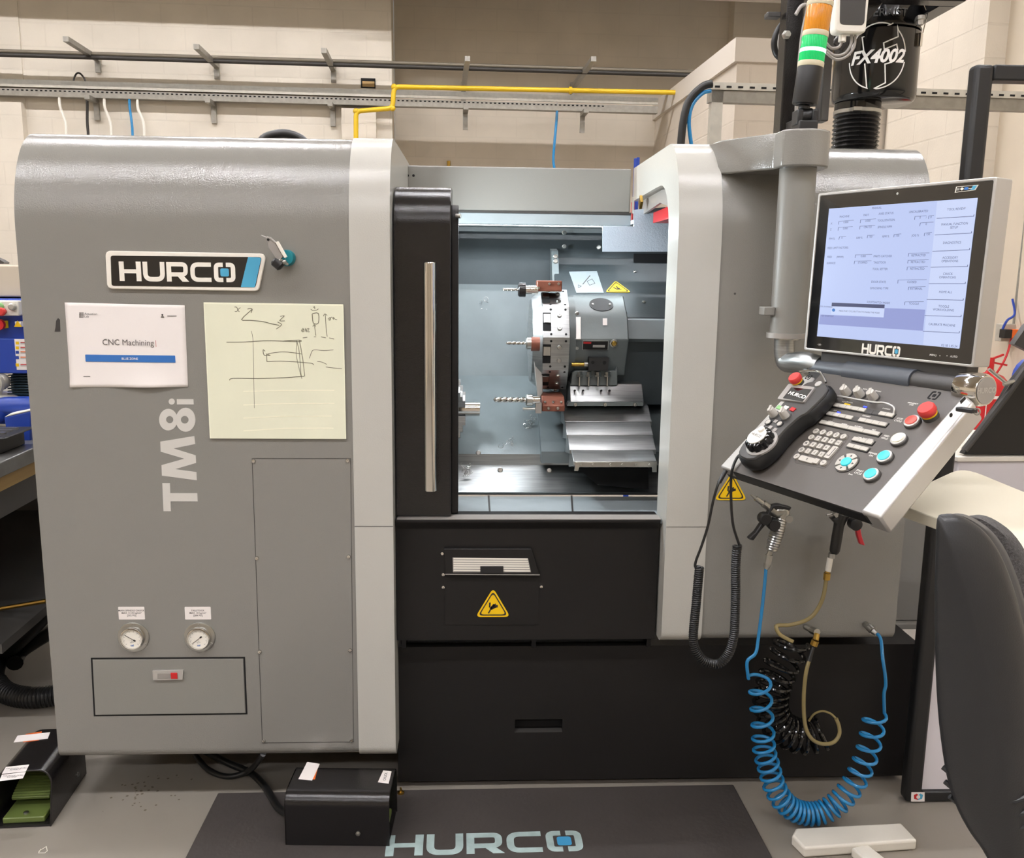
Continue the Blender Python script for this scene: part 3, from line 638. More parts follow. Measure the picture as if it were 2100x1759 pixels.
m.prism(g, P, 0, -.01); m.build('blue_baffle', lathe, label='pale blue textured baffle plate at the upper right')
# right block in front of the sloping sheet
xb = Q(1105, 880, .5).x
yz(MB('sheet'), [(.62, zY(800, .62)), (.38, zY(926, .38)), (.38, zY(950, .38)), (.7, zY(950, .38)), (.7, zY(800, .62))], xb, .86).build('bed_cover', lathe)
# turret cover and its motor side
x0 = Q(1150, 560, .5).x; x1 = Q(1284, 700, .46).x; x2 = .80
m = MB('cast_dark'); yz(m, [(.845, zY(522, .845)), (.50, zY(650, .50)), (.50, zY(830, .5)), (.845, zY(830, .5))], x0, x2); tc = m.build('turret_cover', lathe, .004, label='dark grey cover over the tool turret slide')
m = MB('sheet_light'); yz(m, [(.499, zY(652, .499)), (.475, zY(655, .475)), (.465, zY(694, .465)), (.499, zY(700, .499))], x1, x2); m.build('front_band', tc)
m = MB('cast_grey'); yz(m, [(.845, zY(510, .845)), (.78, zY(515, .78)), (.70, zY(590, .70)), (.82, zY(590, .7))], Q(1134, 560, .7).x, Q(1148, 560, .7).x); m.build('side_flange', tc)
sf = Fr((0, .50, zY(650, .50)), (1, 0, 0), (0, .345, zY(522, .845)-zY(650, .50)))
sf.n = -sf.n if sf.n.y > 0 else sf.n
def onpx(fr, pts): return [fr.px(x, y) for x, y in pts]
m = MB('sheet_light').prism(sf, onpx(sf, ((1167, 558), (1224, 557), (1238, 601), (1182, 601))), .0005, .002)
m.m('text_soft')
q = onpx(sf, ((1195, 584), (1210, 566))); m.strip(sf, q, .003, .002, .0026); m.strip(sf, onpx(sf, ((1204, 578), (1214, 573), (1220, 582), (1209, 586), (1204, 578))), .0015, .002, .0026); m.strip(sf, onpx(sf, ((1186, 585), (1192, 588), (1186, 591), (1186, 585))), .0015, .002, .0026)
m.build('instruction_label', tc)
a, b = sf.px(1266, 592); warning(sf.sub(a, b, .001), .078, 'hand').build('warning_sign', tc)
for x, y in ((1301, 558), (1320, 620), (1282, 641), (1178, 640)):
    a, b = sf.px(x, y); screw(sf, a, b, .006).build('screw', tc)
m = MB('dark_hole'); g = FP(.8); m.prism(g, onpx(g, ((1300, 520), (1300, 540), (1320, 552), (1372, 556), (1372, 520))), 0, -.01); m.build('dark_slot', lathe)
# turret body
TY, TZ, TX0, TX1 = .50, Q(1140, 705, .36).z, Q(1113, 700, .36).x, Q(1168, 700, .36).x
RT_ = .156
m = MB('cast_grey'); yz(m, [(.53, zY(606, .53)), (.44, zY(650, .44)), (.41, zY(697, .41)), (.46, zY(770, .46)), (.7, zY(770, .46)), (.7, zY(606, .53))], TX1+.022, x1)
th = m.build('turret_body', lathe, .004)
m = MB('cast_grey'); m.lathe((TX1, TY+.03, TZ+.01), (1, 0, 0), [(.125, 0), (.125, .024)], 36); m.build('flange_disc', th)
g = FP(.405); a, b = g.px(1192, 645); 
g2 = Fr((0, .44, zY(650, .44)), (1, 0, 0), (0, .09, zY(606, .53)-zY(650, .44))); g2.n = -g2.n if g2.n.y > 0 else g2.n
a, b = g2.px(1233, 625); m = MB('black_panel').prism(g2, circ(a, b, .036, 28, g2.px(1233, 612)[1]-b), .0005, .002)
for s in (-.026, .026): m.m('steel').lathe(g2.p(a+s, b, .002), g2.n, [(.004, 0), (.003, .002)], 10)
m.build('oval_cover', th)
g3 = Fr((0, .41, zY(697, .41)), (1, 0, 0), (0, .03, zY(650, .44)-zY(697, .41))); g3.n = -g3.n if g3.n.y > 0 else g3.n
m = MB('white_paper').prism(g3, onpx(g3, ((1236, 653), (1245, 653), (1245, 667), (1236, 667))), .0005, .0015); m.build('small_label', th)
m = MB('silver_trim').prism(g3, onpx(g3, ((1178, 651), (1191, 651), (1191, 697), (1178, 697))), .0005, .006); m.build('clamp_plate', th, .001)
g4 = Fr((0, .46, zY(770, .46)), (1, 0, 0), (0, -.05, zY(697, .41)-zY(770, .46))); g4.n = -g4.n if g4.n.y > 0 else g4.n
P = onpx(g4, ((1195, 698), (1248, 698), (1247, 717), (1194, 717))); m = MB('steel').prism(g4, P, .0005, .0018); m.m('black_panel').prism(g4, [(p[0]*.96+P[0][0]*.02+P[1][0]*.02, p[1]*.9+P[0][1]*.05+P[2][1]*.05) for p in P], .0018, .0022)
a, b = g4.px(1204, 702); m.m('red').box((a-.011, b-.003, .0022), (a+.012, b+.003, .0026), g4); a, b = g4.px(1228, 709); m.m('silver_trim').box((a-.018, b-.004, .0022), (a+.018, b+.004, .0026), g4)
m.build('rating_plate', th)
a, b = g4.px(1259, 703); m = MB('steel').lathe(g4.p(a, b, .0), g4.n, [(.0125, 0), (.0125, .004), (.009, .005), (.008, .003)], 20); m.m('brass').lathe(g4.p(a, b, .003), g4.n, [(.008, 0), (.006, .002)], 16); m.build('sight_glass', th)
for x, y in ((1183, 713), (1183, 642)): a, b = g4.px(x, y); screw(g4, a, b, .006).build('screw', th)
g5 = FP(.43); P = onpx(g5, ((1206, 731), (1246, 731), (1244, 758), (1204, 758)))
m = MB('black_plastic').prism(g5, P, -.03, .03)
for x in (1214, 1238): a, b = g5.px(x-1, 741); m.m('dark_hole').lathe(g5.p(a, b, .0301), g5.n, [(.005, 0), (.005, .001)], 14)
m.build('valve_block', lathe, .002)
m = MB('brass').tube([g5.p(*g5.px(1172, 747)), g5.p(*g5.px(1200, 747))], .0065, 14); m.m('steel').tube([g5.p(*g5.px(1198, 747)), g5.p(*g5.px(1206, 747))], .009, 12); m.build('coolant_nozzle', lathe, label='brass coolant nozzle')
m = MB('cast_grey').prism(g5, onpx(g5, ((1174, 764), (1180, 760), (1262, 760), (1266, 752), (1266, 790), (1170, 790))), -.05, .0); m.build('bolt_bracket', lathe, .002)
for x in (1189, 1208, 1227, 1246):
    a, b = g5.px(x-1, 790); a, c = g5.px(x-1, 763)
    m = MB('chrome').tube([g5.p(a, b, .012), g5.p(a, c, .012)], .004, 10); m.m('steel').lathe(g5.p(a, c-.012, .012), (0, 0, 1), [(.011, 0), (.011, .005), (.008, .006), (.008, .014)], 6); m.build('adjusting_bolt', lathe)
m = MB('brushed'); xs0, xs1 = Q(1169, 800, .42).x, Q(1319, 800, .42).x
yz(m, [(.44, zY(786, .44)), (.40, zY(826, .40)), (.40, zY(831, .4)), (.6, zY(831, .4)), (.6, zY(786, .44))], xs0, xs1); sd = m.build('saddle_block', lathe, .002)
m = MB('cast_grey'); g = FP(.395); m.prism(g, onpx(g, ((1166, 824), (1318, 824), (1318, 832), (1163, 832))), 0, -.03); m.build('saddle_ledge', sd)
for x in (1180, 1241, 1302): a, b = g.px(x, 829); screw(g, a, b, .006, .006).build('screw', sd)
m = MB('dark_hole'); g = FP(.4)
for x in (1178, 1195, 1232, 1249): a, b = FP(.42).px(x, 801); m.lathe((a, .418, b), (0, -1, .2), [(.003, 0), (.003, .012)], 10)
m.build('bolt_holes', sd)
# telescopic way cover
st = [(1160, 1158, 1334, 1337, 832, 864, .42, .36), (1165, 1162, 1337, 1340, 866, 891, .35, .30), (1172, 1168, 1342, 1346, 895, 922, .29, .24), (1180, 1176, 1344, 1347, 925, 946, .23, .18)]
for i, (xa, xb_, xc, xd, ya, yb, Ya, Yb) in enumerate(st):
    X0, X1 = Q(xb_, yb, Yb).x, Q(xd, yb, Yb).x
    za, zb = zY(ya, Ya), zY(yb, Yb)
    m = MB('brushed'); yz(m, [(Ya+.05, za+.004), (Ya, za), (Yb, zb), (Yb, zb-.012), (Yb+.012, zb-.014), (Ya+.07, za-.06)], X0, X1)
    m.build('way_cover_plate', lathe, .0015)
g = FP(.175); m = MB('steel'); m.prism(g, onpx(g, ((1180, 947), (1348, 946), (1347, 968), (1338, 968), (1338, 958), (1188, 958), (1186, 966), (1178, 966))), -.01, .0); wl = m.build('way_cover_lip', lathe, .001)
for x in (1192, 1216, 1252, 1276, 1304, 1332): a, b = g.px(x, 953); screw(g, a, b, .004, .003).build('screw', wl)
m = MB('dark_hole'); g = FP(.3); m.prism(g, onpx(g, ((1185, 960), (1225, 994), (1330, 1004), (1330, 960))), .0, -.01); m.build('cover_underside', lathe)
# turret disc: ten tool stations
td = thing('tool_turret', (TX0, TY, TZ), 'ten sided steel tool turret disc inside the lathe', 'tool turret')
def tang(i): return math.radians(-7+36*i)                                    # edge angles, 0 = towards the viewer, positive down
def dcorner(r, i): return (TY-r*math.cos(tang(i)), TZ-r*math.sin(tang(i)))
m = MB('brushed'); m.prism(XF, [dcorner(RT_, i) for i in range(10)], TX0, TX1)
L0 = [Vector((TX0, *dcorner(RT_*.98, i))) for i in range(10)]; L1 = [Vector((TX0-.028, *dcorner(RT_*.83, i))) for i in range(10)]; L2 = [Vector((TX0-.034, *dcorner(RT_*.35, i))) for i in range(10)]
m.loft([L0, L1, L2], cap=True); m.build('disc', td, .0015)
def facet(i):
    a = math.radians(-7+36*i+18); n = Vector((0, -math.cos(a), -math.sin(a))); v = Vector((0, -math.sin(a), math.cos(a))); ap = RT_*math.cos(PI/10)
    return Fr(Vector((0, TY, TZ))+n*ap, (1, 0, 0), v, n)
for i in (-2, -1, 0, 1, 2):
    ff = facet(i); w_ = TX1-TX0; m = MB('dark_hole')
    if i < 2: m.box((TX0+.0, -.028, .0003), (TX0+w_*.3, .028, .0012), ff); m.m('steel').box((TX0+.002, -.004, .001), (TX0+w_*.28, .022, .006), ff); m.build('tool_slot', td)
    m = MB('dark_hole')
    for aa in (.3, .85):
        for bb in (-.038, .038): m.lathe(ff.p(TX0+w_*aa, bb, 0), ff.n, [(.0035, 0), (.0035, .0008)], 10)
    m.build('tapped_holes', td)
    for bb in (-.02, .02): screw(ff, TX0+w_*.62, bb, .007, .005).build('clamp_bolt', td)
# tool holders and drills
def tool_block(mname, ff_i, x0, x1, b0, b1, h, label, extra=()):
    ff = facet(ff_i); t = MB(mname).box((x0, b0, .001), (x1, b1, h), ff).build('tool_block', label=label, cat='tool holder', bevel=.002, loc=ff.p((x0+x1)/2, 0, 0))
    for aa in (.18, .5, .82): screw(ff, x0+(x1-x0)*aa, 0, .0045, .003, 'steel').build('screw', t) if True else None
    return t
g = FP(.36)
P = onpx(g, ((1110, 812), (1157, 812), (1157, 841), (1110, 841)))
xa, xc = P[0][0], P[1][0]; zt_, zb_ = P[0][1], P[2][1]
m = MB('copper'); yz(m, [(.36, zt_), (.335, zb_+.017), (.335, zb_), (.46, zb_-.002), (.46, zt_)], xa+.001, xc)
t = m.build('tool_block', label='copper coloured tool block clamped under the turret disc', cat='tool holder', bevel=.002, loc=((xa+xc)/2, .4, zb_))
fb_ = Fr((0, .335, zb_), (1, 0, 0), (0, 0, 1), (0, -1, 0))
for k in (.3, .7): screw(fb_, xa+(xc-xa)*k, .009, .0045, .003).build('screw', t)
f2 = Fr((0, .335, zb_+.017), (1, 0, 0), (0, .025, zt_-zb_-.017)); f2.n = -f2.n if f2.n.y > 0 else f2.n
for k in (.15, .5, .85): screw(f2, xa+(xc-xa)*k, .012, .004, .003).build('screw', t)
def drill(mb, p, L, r):
    mb.m('chrome'); n = 40; L_ = []
    for i in range(n+1):
        x = -L*i/n; tw = i/n*PI*2*1.6*(L/.03)**.5; rr = r*(1 if i < n-3 else (n-i)/3*.98+.02); loop = []
        for k in range(16):
            a = 2*PI*k/16; q = rr*(.55+.45*abs(math.cos(a))**.6); loop.append(Vector(p)+Vector((x, q*math.cos(a+tw), q*math.sin(a+tw))))
        L_.append(loop)
    mb.loft(L_)
def holder(x0, x1, x2, xtip, y, Y, rn, rb, rd, nutm, label, blk=None):
    f = FP(Y); A = [f.px(x, y)[0] for x in (x0, x1, x2, xtip)]; z = f.px(x1, y)[1]
    t = thing('drill_holder', (A[1], Y, z), label, 'tool holder')
    m = MB('chrome').lathe((A[0], Y, z), (-1, 0, 0), [(rb, 0), (rb, A[0]-A[1])], 20); m.build('shank', t)
    m = MB(nutm).lathe((A[1], Y, z), (-1, 0, 0), [(rn, 0), (rn, (A[1]-A[2])*.8), (rn*.8, A[1]-A[2])], 12); m.build('collet_nut', t, .001)
    m = MB(); drill(m, (A[2], Y, z), A[2]-A[3], rd); m.build('drill_bit', t)
    return t, z
t, z = holder(1103, 1078, 1062, 1030, 594, .42, .021, .013, .0045, 'black_paint', 'collet holder with a dark nut and thin drill at turret top')
g = FP(.42); P = onpx(g, ((1101, 575), (1152, 598)))
m = MB('copper').box((P[0][0], P[1][1], -.04), (P[1][0], P[0][1], .01), g); t = m.build('tool_block', label='red brown tool block above the turret disc, holding the dark nut', cat='tool holder', bevel=.003, loc=g.p(P[0][0], P[1][1]))
for x, y in ((1126, 582), (1145, 582), (1104, 590)): a, b = g.px(x, y); screw(g.sub(0, 0, .01), a, b, .004).build('screw', t)
t, z = holder(1100, 1090, 1078, 1037, 704, .33, .017, .013, .005, 'steel', 'small collet holder with a short drill at the turret middle')
g = FP(.33); P = onpx(g, ((1090, 697), (1107, 722))); m = MB('copper').lathe((P[0][0]-.001, .33, (P[0][1]+P[1][1])/2+.006), (1, 0, 0), [(.02, 0), (.02, P[1][0]-P[0][0])], 20); m.build('tool_sleeve', label='brown round sleeve behind the middle drill', cat='tool holder')
t, z = holder(1107, 1092, 1078, 1011, 820, .34, .017, .012, .0085, 'steel', 'collet holder with the longest and thickest spiral drill')
g = FP(.34); q = [g.p(*g.px(1110, 838)), g.p(*g.px(1072, 838))]
m = MB('steel').tube(q, .0045, 12); m.m('silver_side').box((g.px(1098, 838)[0], g.px(1100, 846)[1], -.012), (g.px(1110, 838)[0], g.px(1100, 826)[1], .012), g); m.build('boring_bar', label='short plain boring bar just below the thickest drill', cat='tool')
m = MB('silver_side'); g = FP(.38); m.prism(g, onpx(g, ((1093, 726), (1108, 726), (1113, 750), (1113, 806), (1104, 820), (1098, 770))), -.03, .0); m.build('turret_arm', lathe, .002)
# chuck, jaws and bar
g = FP(.45); zc = g.px(960, 838)[1]; xf = g.px(941, 838)[0]
ch = thing('chuck', (xf, .45, zc), 'steel three jaw chuck half hidden behind the black door', 'chuck')
MB('steel').lathe((xf-.1, .45, zc), (1, 0, 0), [(.1, 0), (.1, .09), (.09, .098)], 36).build('body', ch)
def jaw(a):
    d = Vector((0, -math.cos(a), math.sin(a))); f = Fr((xf-.002, .45, zc), (1, 0, 0), d)
    m = MB('brushed'); m.box((0, .022, -.012), (.022, .05, .012), f); m.box((0, .05, -.012), (.014, .07, .012), f); m.box((0, .07, -.012), (.007, .088, .012), f); m.build('jaw', ch, .001)
for a in (PI/2+.3, -PI/2+.2, 0.1-PI/2+2.3): jaw(a)
m = MB('chrome').tube([(xf-.01, .45, zc), (g.px(984, 838)[0], .45, zc)], .0215, 24); m.build('metal_bar', label='short polished metal bar gripped in the chuck', cat='metal bar', loc=(xf, .45, zc))
# swarf
for j, (x, y, Y, n, s) in enumerate(((1085, 868, .52, 16, .022), (955, 968, .37, 20, .018), (1028, 924, .44, 5, .02), (1000, 620, .785, 5, .03), (1045, 908, .45, 6, .02))):
    m = MB('steel')
    for k in range(n):
        c = Q(x+random.gauss(0, s*250), y+random.gauss(0, s*320), Y-.012); pts = []; a0 = random.random()*6; r0 = random.uniform(.003, .009)
        for q_ in range(9): a = a0+q_*.6; pts.append(c+Vector((r0*math.cos(a)+q_*.0006, random.uniform(-.002, .002), r0*math.sin(a))))
        m.tube(pts, .0006, 4)
    m.build('swarf', label=['tangled metal swarf curls beneath the turret', 'heap of metal swarf by the foot of the door', 'few swarf curls on the sloping sheet low centre', 'few swarf curls on the middle back sheet', 'few swarf curls below the longest drill'][j], cat='swarf', kind='stuff')
m = MB('steel')
for x, y, Y in ((994, 813, .66), (1019, 876, .55), (1026, 965, .4), (1127, 966, .4), (981, 930, .43), (1158, 477, .82), (1158, 506, .82), (1140, 536, .7), (1140, 526, .7), (1229, 507, .8)):
    p = Q(x, y, Y-.02); m.lathe(p+Vector((0, .012, 0)), (0, -1, .3), [(.008, 0), (.008, .002), (.006, .004)], 12)
m.build('panel_screws', lathe)
# work lamps
t = thing('work_lamp', (-.18, .3, 1.5), 'cool white lamp lighting the inside of the lathe, hidden by the door', 'lamp')
MB('silver_trim').box((-.20, .24, 1.40), (-.18, .36, 1.6)).build('lamp_body', t); MB('led_lamp').box((-.18, .25, 1.41), (-.175, .35, 1.59)).build('lens', t)
t = thing('work_lamp', (.2, .7, 1.6), 'cool white lamp bar tucked behind the header inside the lathe', 'lamp')
MB('silver_trim').box((-.3, .66, 1.6), (.75, .72, 1.615)).build('lamp_body', t); MB('led_lamp').box((-.28, .665, 1.592), (.5, .715, 1.6)).build('lens', t)
def area(name, loc, rot_to, sx, sy, power, colr, parent):
    l = bpy.data.lights.new(name, 'AREA'); l.shape = 'RECTANGLE'; l.size = sx; l.size_y = sy; l.energy = power; l.color = colr
    o = bpy.data.objects.new(name, l); col.objects.link(o); d = Vector(rot_to)-Vector(loc); o.rotation_mode = 'QUATERNION'; o.rotation_quaternion = d.to_track_quat('-Z', 'Y')
    o.parent = parent; o.location = Vector(loc)-WL[parent.name_full]
lamps = [o for o in bpy.data.objects if o.name.startswith('work_lamp')]
area('lamp_light', (-.17, .3, 1.50), (.6, .2, 1.45), .10, .16, 8.5, (.84, .94, 1), lamps[0])
area('lamp_light', (.15, .67, 1.585), (.15, .35, .8), .7, .04, 8, (.84, .94, 1), lamps[1])
# sliding door
DY = .055; f = FP(DY); xd0, xd1, xd2 = -.204, f.px(925, 700)[0], FP(.1).px(940, 700)[0]
zd = f.px(860, 376)[1]
def doorprof(Y0, Y1, zt, r): return [(Y0, .803)]+[(Y0+r*(1-math.cos(PI/2*k/12)), zt-r+r*math.sin(PI/2*k/12)) for k in range(13)]+[(Y1, zt), (Y1, .803)]
m = MB('black_paint'); yz(m, doorprof(DY, DY+.17, zd, .10), xd0, xd1)
dr = m.build('sliding_door', lathe, .003, label='black curved-top sliding door slid open to the left')
m = MB('black_panel'); yz(m, doorprof(.085, .13, zd-.045, .04), xd1, xd2); m.build('door_edge', dr, .002)
a, b = f.px(883, 538); c, d = f.px(886, 998)
m = MB('chrome').tube([f.p(a, b, .045), f.p(a, d, .045)], .0155, 28); m.build('handle', dr, .002, label='polished chrome tube handle')
m = MB('steel')
for z in (b-.06, d+.06): m.tube([f.p(a, z, 0), f.p(a, z, .045)], .008, 12)
m.build('handle_stud', dr)
m = MB('steel').tube([(xd2-.006, .082, zd-.075), (xd2+.006, .078, zd-.075)], .006, 10); m.build('roller', dr)
# black front panel with hatch
f = FP(.05); zl = .80; zb = zY(1312, .05, 1080)
m = MB('black_panel'); yz(m, [(.035, zl), (.035, zl-.008), (.05, zl-.028), (.05, zb), (.12, zb), (.12, zl)], -.205, .49); fp = m.build('front_panel', lathe, .002)
m = MB('silver_side').box((-.2, zl-.001, -.03), (.49, zl+.0015, .014), f); m.build('ledge_edge', fp)
m = MB('black_panel'); P = onpx(f, ((910, 1122), (1089, 1122), (1107, 1178), (914, 1176)))
m.prism(f, P, 0, .012); m.build('window_frame', fp, .002)
ff = f.sub(0, 0, .012)
m = MB('silver_side').prism(ff, [ff.px(x, y) for x, y in ((928, 1143), (1083, 1145), (1089, 1173), (929, 1173))], 0, .001); m.m('white_plastic')
for i in range(6): y = 1145+i*4.8; m.strip(ff, [ff.px(930, y), ff.px(1082+i, y+1)], .0042, .001, .0016)
m.m('black_plastic').prism(ff, [ff.px(x, y) for x, y in ((985, 1160), (1032, 1160), (1032, 1174), (985, 1174))], .001, .004)
m.build('louvre_window', fp)
m = MB('silver_side').strip(ff, [ff.px(913, 1177), ff.px(1107, 1178)], .002, 0, .003); m.build('frame_lip', fp)
m = MB('black_panel').prism(f, [f.px(x, y) for x, y in ((912, 1184), (1105, 1184), (1105, 1281), (912, 1281))], 0, .002); m.build('cover_plate', fp, .0008)
for x, y in ((907, 1134), (909, 1177), (909, 1203), (1110, 1202)): a, b = f.px(x, y); screw(f, a, b, .005, .005, 'chrome').build('screw', fp)
g = f.sub(0, 0, .002); a, b = g.px(1011, 1245); warning(g.sub(a, b, .0003), .086).build('warning_sign', fp, label='yellow triangular hand crush warning sign')
# base cabinet
m = MB('black_panel'); fb2 = FP(.1); zt2 = zY(1325, .1, 1080)
xa, za = fb2.px(1056, 1475); xc, zc2 = fb2.px(1153, 1500)
m.box((-.21, .02, 0), (xa, zt2, -1.2), fb2); m.box((xc, .02, 0), (1.25, zt2, -1.2), fb2); m.box((xa, za, 0), (xc, zt2, -1.2), fb2); m.box((xa, .02, 0), (xc, zc2, -1.2), fb2); m.box((xa, zc2, -.03), (xc, za, -1.2), fb2)
bc = m.build('base_cabinet', lathe)
m = MB('dark_hole'); m.box((xa, zc2, -.029), (xc, za, -.0285), fb2); m.m('dark_grey').box((xa, zc2-.001, -.02), (xc, zc2+.001, .001), fb2); m.build('grip_recess', bc)
MB('black_gloss').box((-.2, .12, zt2), (.49, .2, zb+.001)).build('black_gap_strip', lathe)
m = MB('black_gloss')
for x in (829, 1094, 1329): a = Q(x, 1318, .1).x; m.box((a-.006, .09, zt2), (a+.006, .13, zb))
m.build('hinge_pins', lathe)
m = MB('black_paint'); m.box((-1.05, .35, .04), (-.22, 1.2, .155)); m.build('rear_base', lathe)
for x, y in ((-.9, .5), (-.9, 1.1), (1.0, .6), (-.16, .2), (1.15, .16)): MB('steel').lathe((x, y, 0), (0, 0, 1), [(.035, 0), (.035, .01), (.012, .012), (.012, .06)], 16).build('levelling_foot', lathe)
m = MB('grey_flat'); z_ = zY(1268, .35, 1860); m.box((1.126, .33, z_), (1.385, .9, 1.0)); m.box((1.126, .31, z_-.02), (1.395, .9, z_)); m.build('side_cabinet', lathe, .004)

# ---------------------------------------------------------------- left housing fittings
def panel_line(pts, wd=.0016, mname='dark_hole', h=.0004):
    m = MB(mname); m.strip(G0, onpx(G0, pts), wd, 0, h, closed=True); return m
ap = panel_line(((517, 940), (719, 940), (725, 1521), (538, 1523)), .0015, 'dark_grey').build('access_panel', lathe)
for x, y in ((520, 945), (713, 944), (527, 1144), (715, 1141), (533, 1336), (718, 1333), (541, 1519), (721, 1518)):
    a, b = G0.px(x, y); screw(G0, a, b, .0055, .004, 'chrome').build('screw', ap)
P = onpx(G0, ((188, 1350), (501, 1348), (506, 1463), (194, 1467)))
m = MB('dark_hole').strip(G0, P, .004, 0, .0006, closed=True); fl = m.build('flap_door', lathe)
m = MB('grey_flat'); ins = [(P[0][0]+.003, P[0][1]-.003), (P[1][0]-.003, P[1][1]-.003), (P[2][0]-.003, P[2][1]+.003), (P[3][0]+.003, P[3][1]+.003)]; m.prism(G0, ins, 0, .003); m.build('flap_panel', fl, .001)
g = G0.sub(0, 0, .003); m = MB('silver_trim').prism(g, [g.px(x, y) for x, y in ((314, 1373), (377, 1372), (376, 1392), (315, 1393))], 0, .006); m.m('silver_side').prism(g, [g.px(x, y) for x, y in ((325, 1378), (352, 1378), (352, 1389), (325, 1389))], .006, .007); m.m('red').prism(g, [g.px(x, y) for x, y in ((352, 1377), (365, 1377), (366, 1389), (353, 1389))], .006, .0085); m.build('slide_latch', fl, .0006)
for i, (x, y, ang, tx) in enumerate(((274, 1306, 148, 'MAIN SPINDLE CHUCK\nMAX. 21.25 kg/cm²\n[302 PSI]'), (410, 1306, 218, 'TAILSTOCK\nMAX. 20 kg/cm²\n[284 PSI]'))):
    a, b = G0.px(x, y); pg = thing('pressure_gauge_unit', (0, 0, 0), None, None) if False else None
    m = MB('steel').lathe(G0.p(a, b, 0), G0.n, [(.040, 0), (.040, .002), (.0385, .003), (.030, .003)], 40)
    gg = m.build('pressure_gauge', lathe)
    MB('chrome').lathe(G0.p(a, b, .003), G0.n, [(.030, 0), (.031, .008), (.029, .013), (.0268, .014), (.026, .010)], 40, cap=False).build('bezel', gg)
    g = G0.sub(a, b, .0115); m = MB('white_plastic').prism(g, circ(0, 0, .026, 32), 0, .001); m.m('text_dark')
    for k in range(28):
        q = math.radians(225-k*10); r1 = .0215 if k % 3 else .0185; m.strip(g, [(r1*math.cos(q), r1*math.sin(q)), (.0232*math.cos(q), .0232*math.sin(q))], .0006, .001, .0013)
    m.text(g, 'PSI\nkg/cm²', 0, -.008, .0036, .0012); m.m('paper_blue').text(g, 'csi', 0, -.0175, .008, .0012, bold=.03); m.build('dial_face', gg)
    m = MB('text_dark'); q = math.radians(ang); m.strip(g, [(-.008*math.cos(q), -.008*math.sin(q)), (.0205*math.cos(q), .0205*math.sin(q))], .0011, .0016, .0022); m.strip(g, [(-.011*math.cos(q), -.011*math.sin(q)), (-.005*math.cos(q), -.005*math.sin(q))], .004, .0016, .0022); m.build('needle', gg)
    for k in (90, 210, 330): q = math.radians(k); screw(G0.sub(0, 0, .002), a+.035*math.cos(q), b+.035*math.sin(q), .0028, .002).build('screw', gg)
    c, d = G0.px(x-4, 1257); m = MB('white_paper').prism(G0, rrect(c-.033, c+.033, d-.017, d+.017, .002), 0, .0008); m.m('text_dark').text(G0, tx, c, d+.0005, .0064, .001, bold=.012); m.build('gauge_label', lathe)
# badge
bf = G0
P = onpx(G0, ((218, 514), (548, 520), (532, 597), (222, 592))); P = [P[3], P[2], P[1], P[0]]
m = MB('badge_white').prism(G0, rnd(P, .014, 6), 0, .008); bd = m.build('name_badge', lathe, .002, label='black and white maker badge with a blue end')
g = G0.sub(0, 0, .008); P = [g.px(x, y) for x, y in ((229, 586), (524, 589), (537, 527), (227, 524))]
m = MB('badge_white'); m.m('glass_dark').prism(g, rnd(P, .006, 4), 0, .0008)
P = [g.px(x, y) for x, y in ((494, 588.5), (523, 589), (536, 528), (509, 527))]; m.m('badge_blue').prism(g, rnd(P, [0, .005, .005, 0], 4), .0004, .0014); m.build('badge_face', bd)
g2_ = G0.sub(0, 0, .0088); a, b = g2_.px(246, 576); c, d = g2_.px(482, 536)
H = g2_.px(250, 536)[1]-b; ln = (c-a)/5.98
m = MB('badge_white'); fr_ = Fr(g2_.p(a, b, 0), g2_.u, g2_.v, g2_.n)
class SFr(Fr):                                                               # stretched lettering frame
    def __init__(s, fr, sx, sy): s.o, s.u, s.v, s.n = fr.o.copy(), fr.u*sx, fr.v*sy, fr.n.copy()
hurco(m, SFr(fr_, 1, 1), 0, 0, H, 'badge_white', 'badge_blue', .0002, .001)
m.v = [fr_.o+fr_.u*((v-fr_.o).dot(fr_.u)*ln/H)+fr_.v*((v-fr_.o).dot(fr_.v))+fr_.n*((v-fr_.o).dot(fr_.n)) for v in m.v]
m.build('badge_lettering', bd)
# model lettering, reading upwards
def tpx(x, y): return G0.px(300+x/6.064, 780+y/6.064)
m = MB('model_silver')
m.prism(G0, [tpx(*p) for p in ((200, 1275), (295, 1275), (308, 1625), (215, 1625))], 0, .0008); m.prism(G0, [tpx(*p) for p in ((299, 1400), (635, 1400), (640, 1503), (303, 1503))], 0, .0008)
m.prism(G0, [tpx(*p) for p in ((175, 760), (598, 690), (610, 790), (340, 845), (615, 930), (620, 1025), (360, 1102), (625, 1138), (630, 1240), (195, 1182), (190, 1052), (475, 972), (180, 885))], 0, .0008)
for cx, cy, rx, ry, hx, hy, hr in ((275, 487, 115, 135, 293, 487, 44), (490, 488, 122, 150, 480, 488, 47)):
    o_ = [tpx(cx+rx*math.cos(2*PI*k/32), cy+ry*math.sin(2*PI*k/32)) for k in range(32)]; i_ = [tpx(hx+hr*math.cos(2*PI*k/32), hy+hr*math.sin(2*PI*k/32)) for k in range(32)]
    m.ring(G0, o_, i_, 0, .0008 if cx < 300 else .0009)
m.prism(G0, [tpx(*p) for p in ((380, 232), (588, 232), (592, 298), (382, 298))], 0, .0008); m.prism(G0, [tpx(317+38*math.cos(2*PI*k/20), 262+38*math.sin(2*PI*k/20)) for k in range(20)], 0, .0008)
m.build('model_lettering', lathe, label='silver model lettering reading upwards')
m = MB('dark_grey').prism(G0, onpx(G0, ((112, 680), (124, 680), (123, 655), (119, 652), (115, 658), (114, 671))), 0, .0004); m.build('paint_chip', lathe)

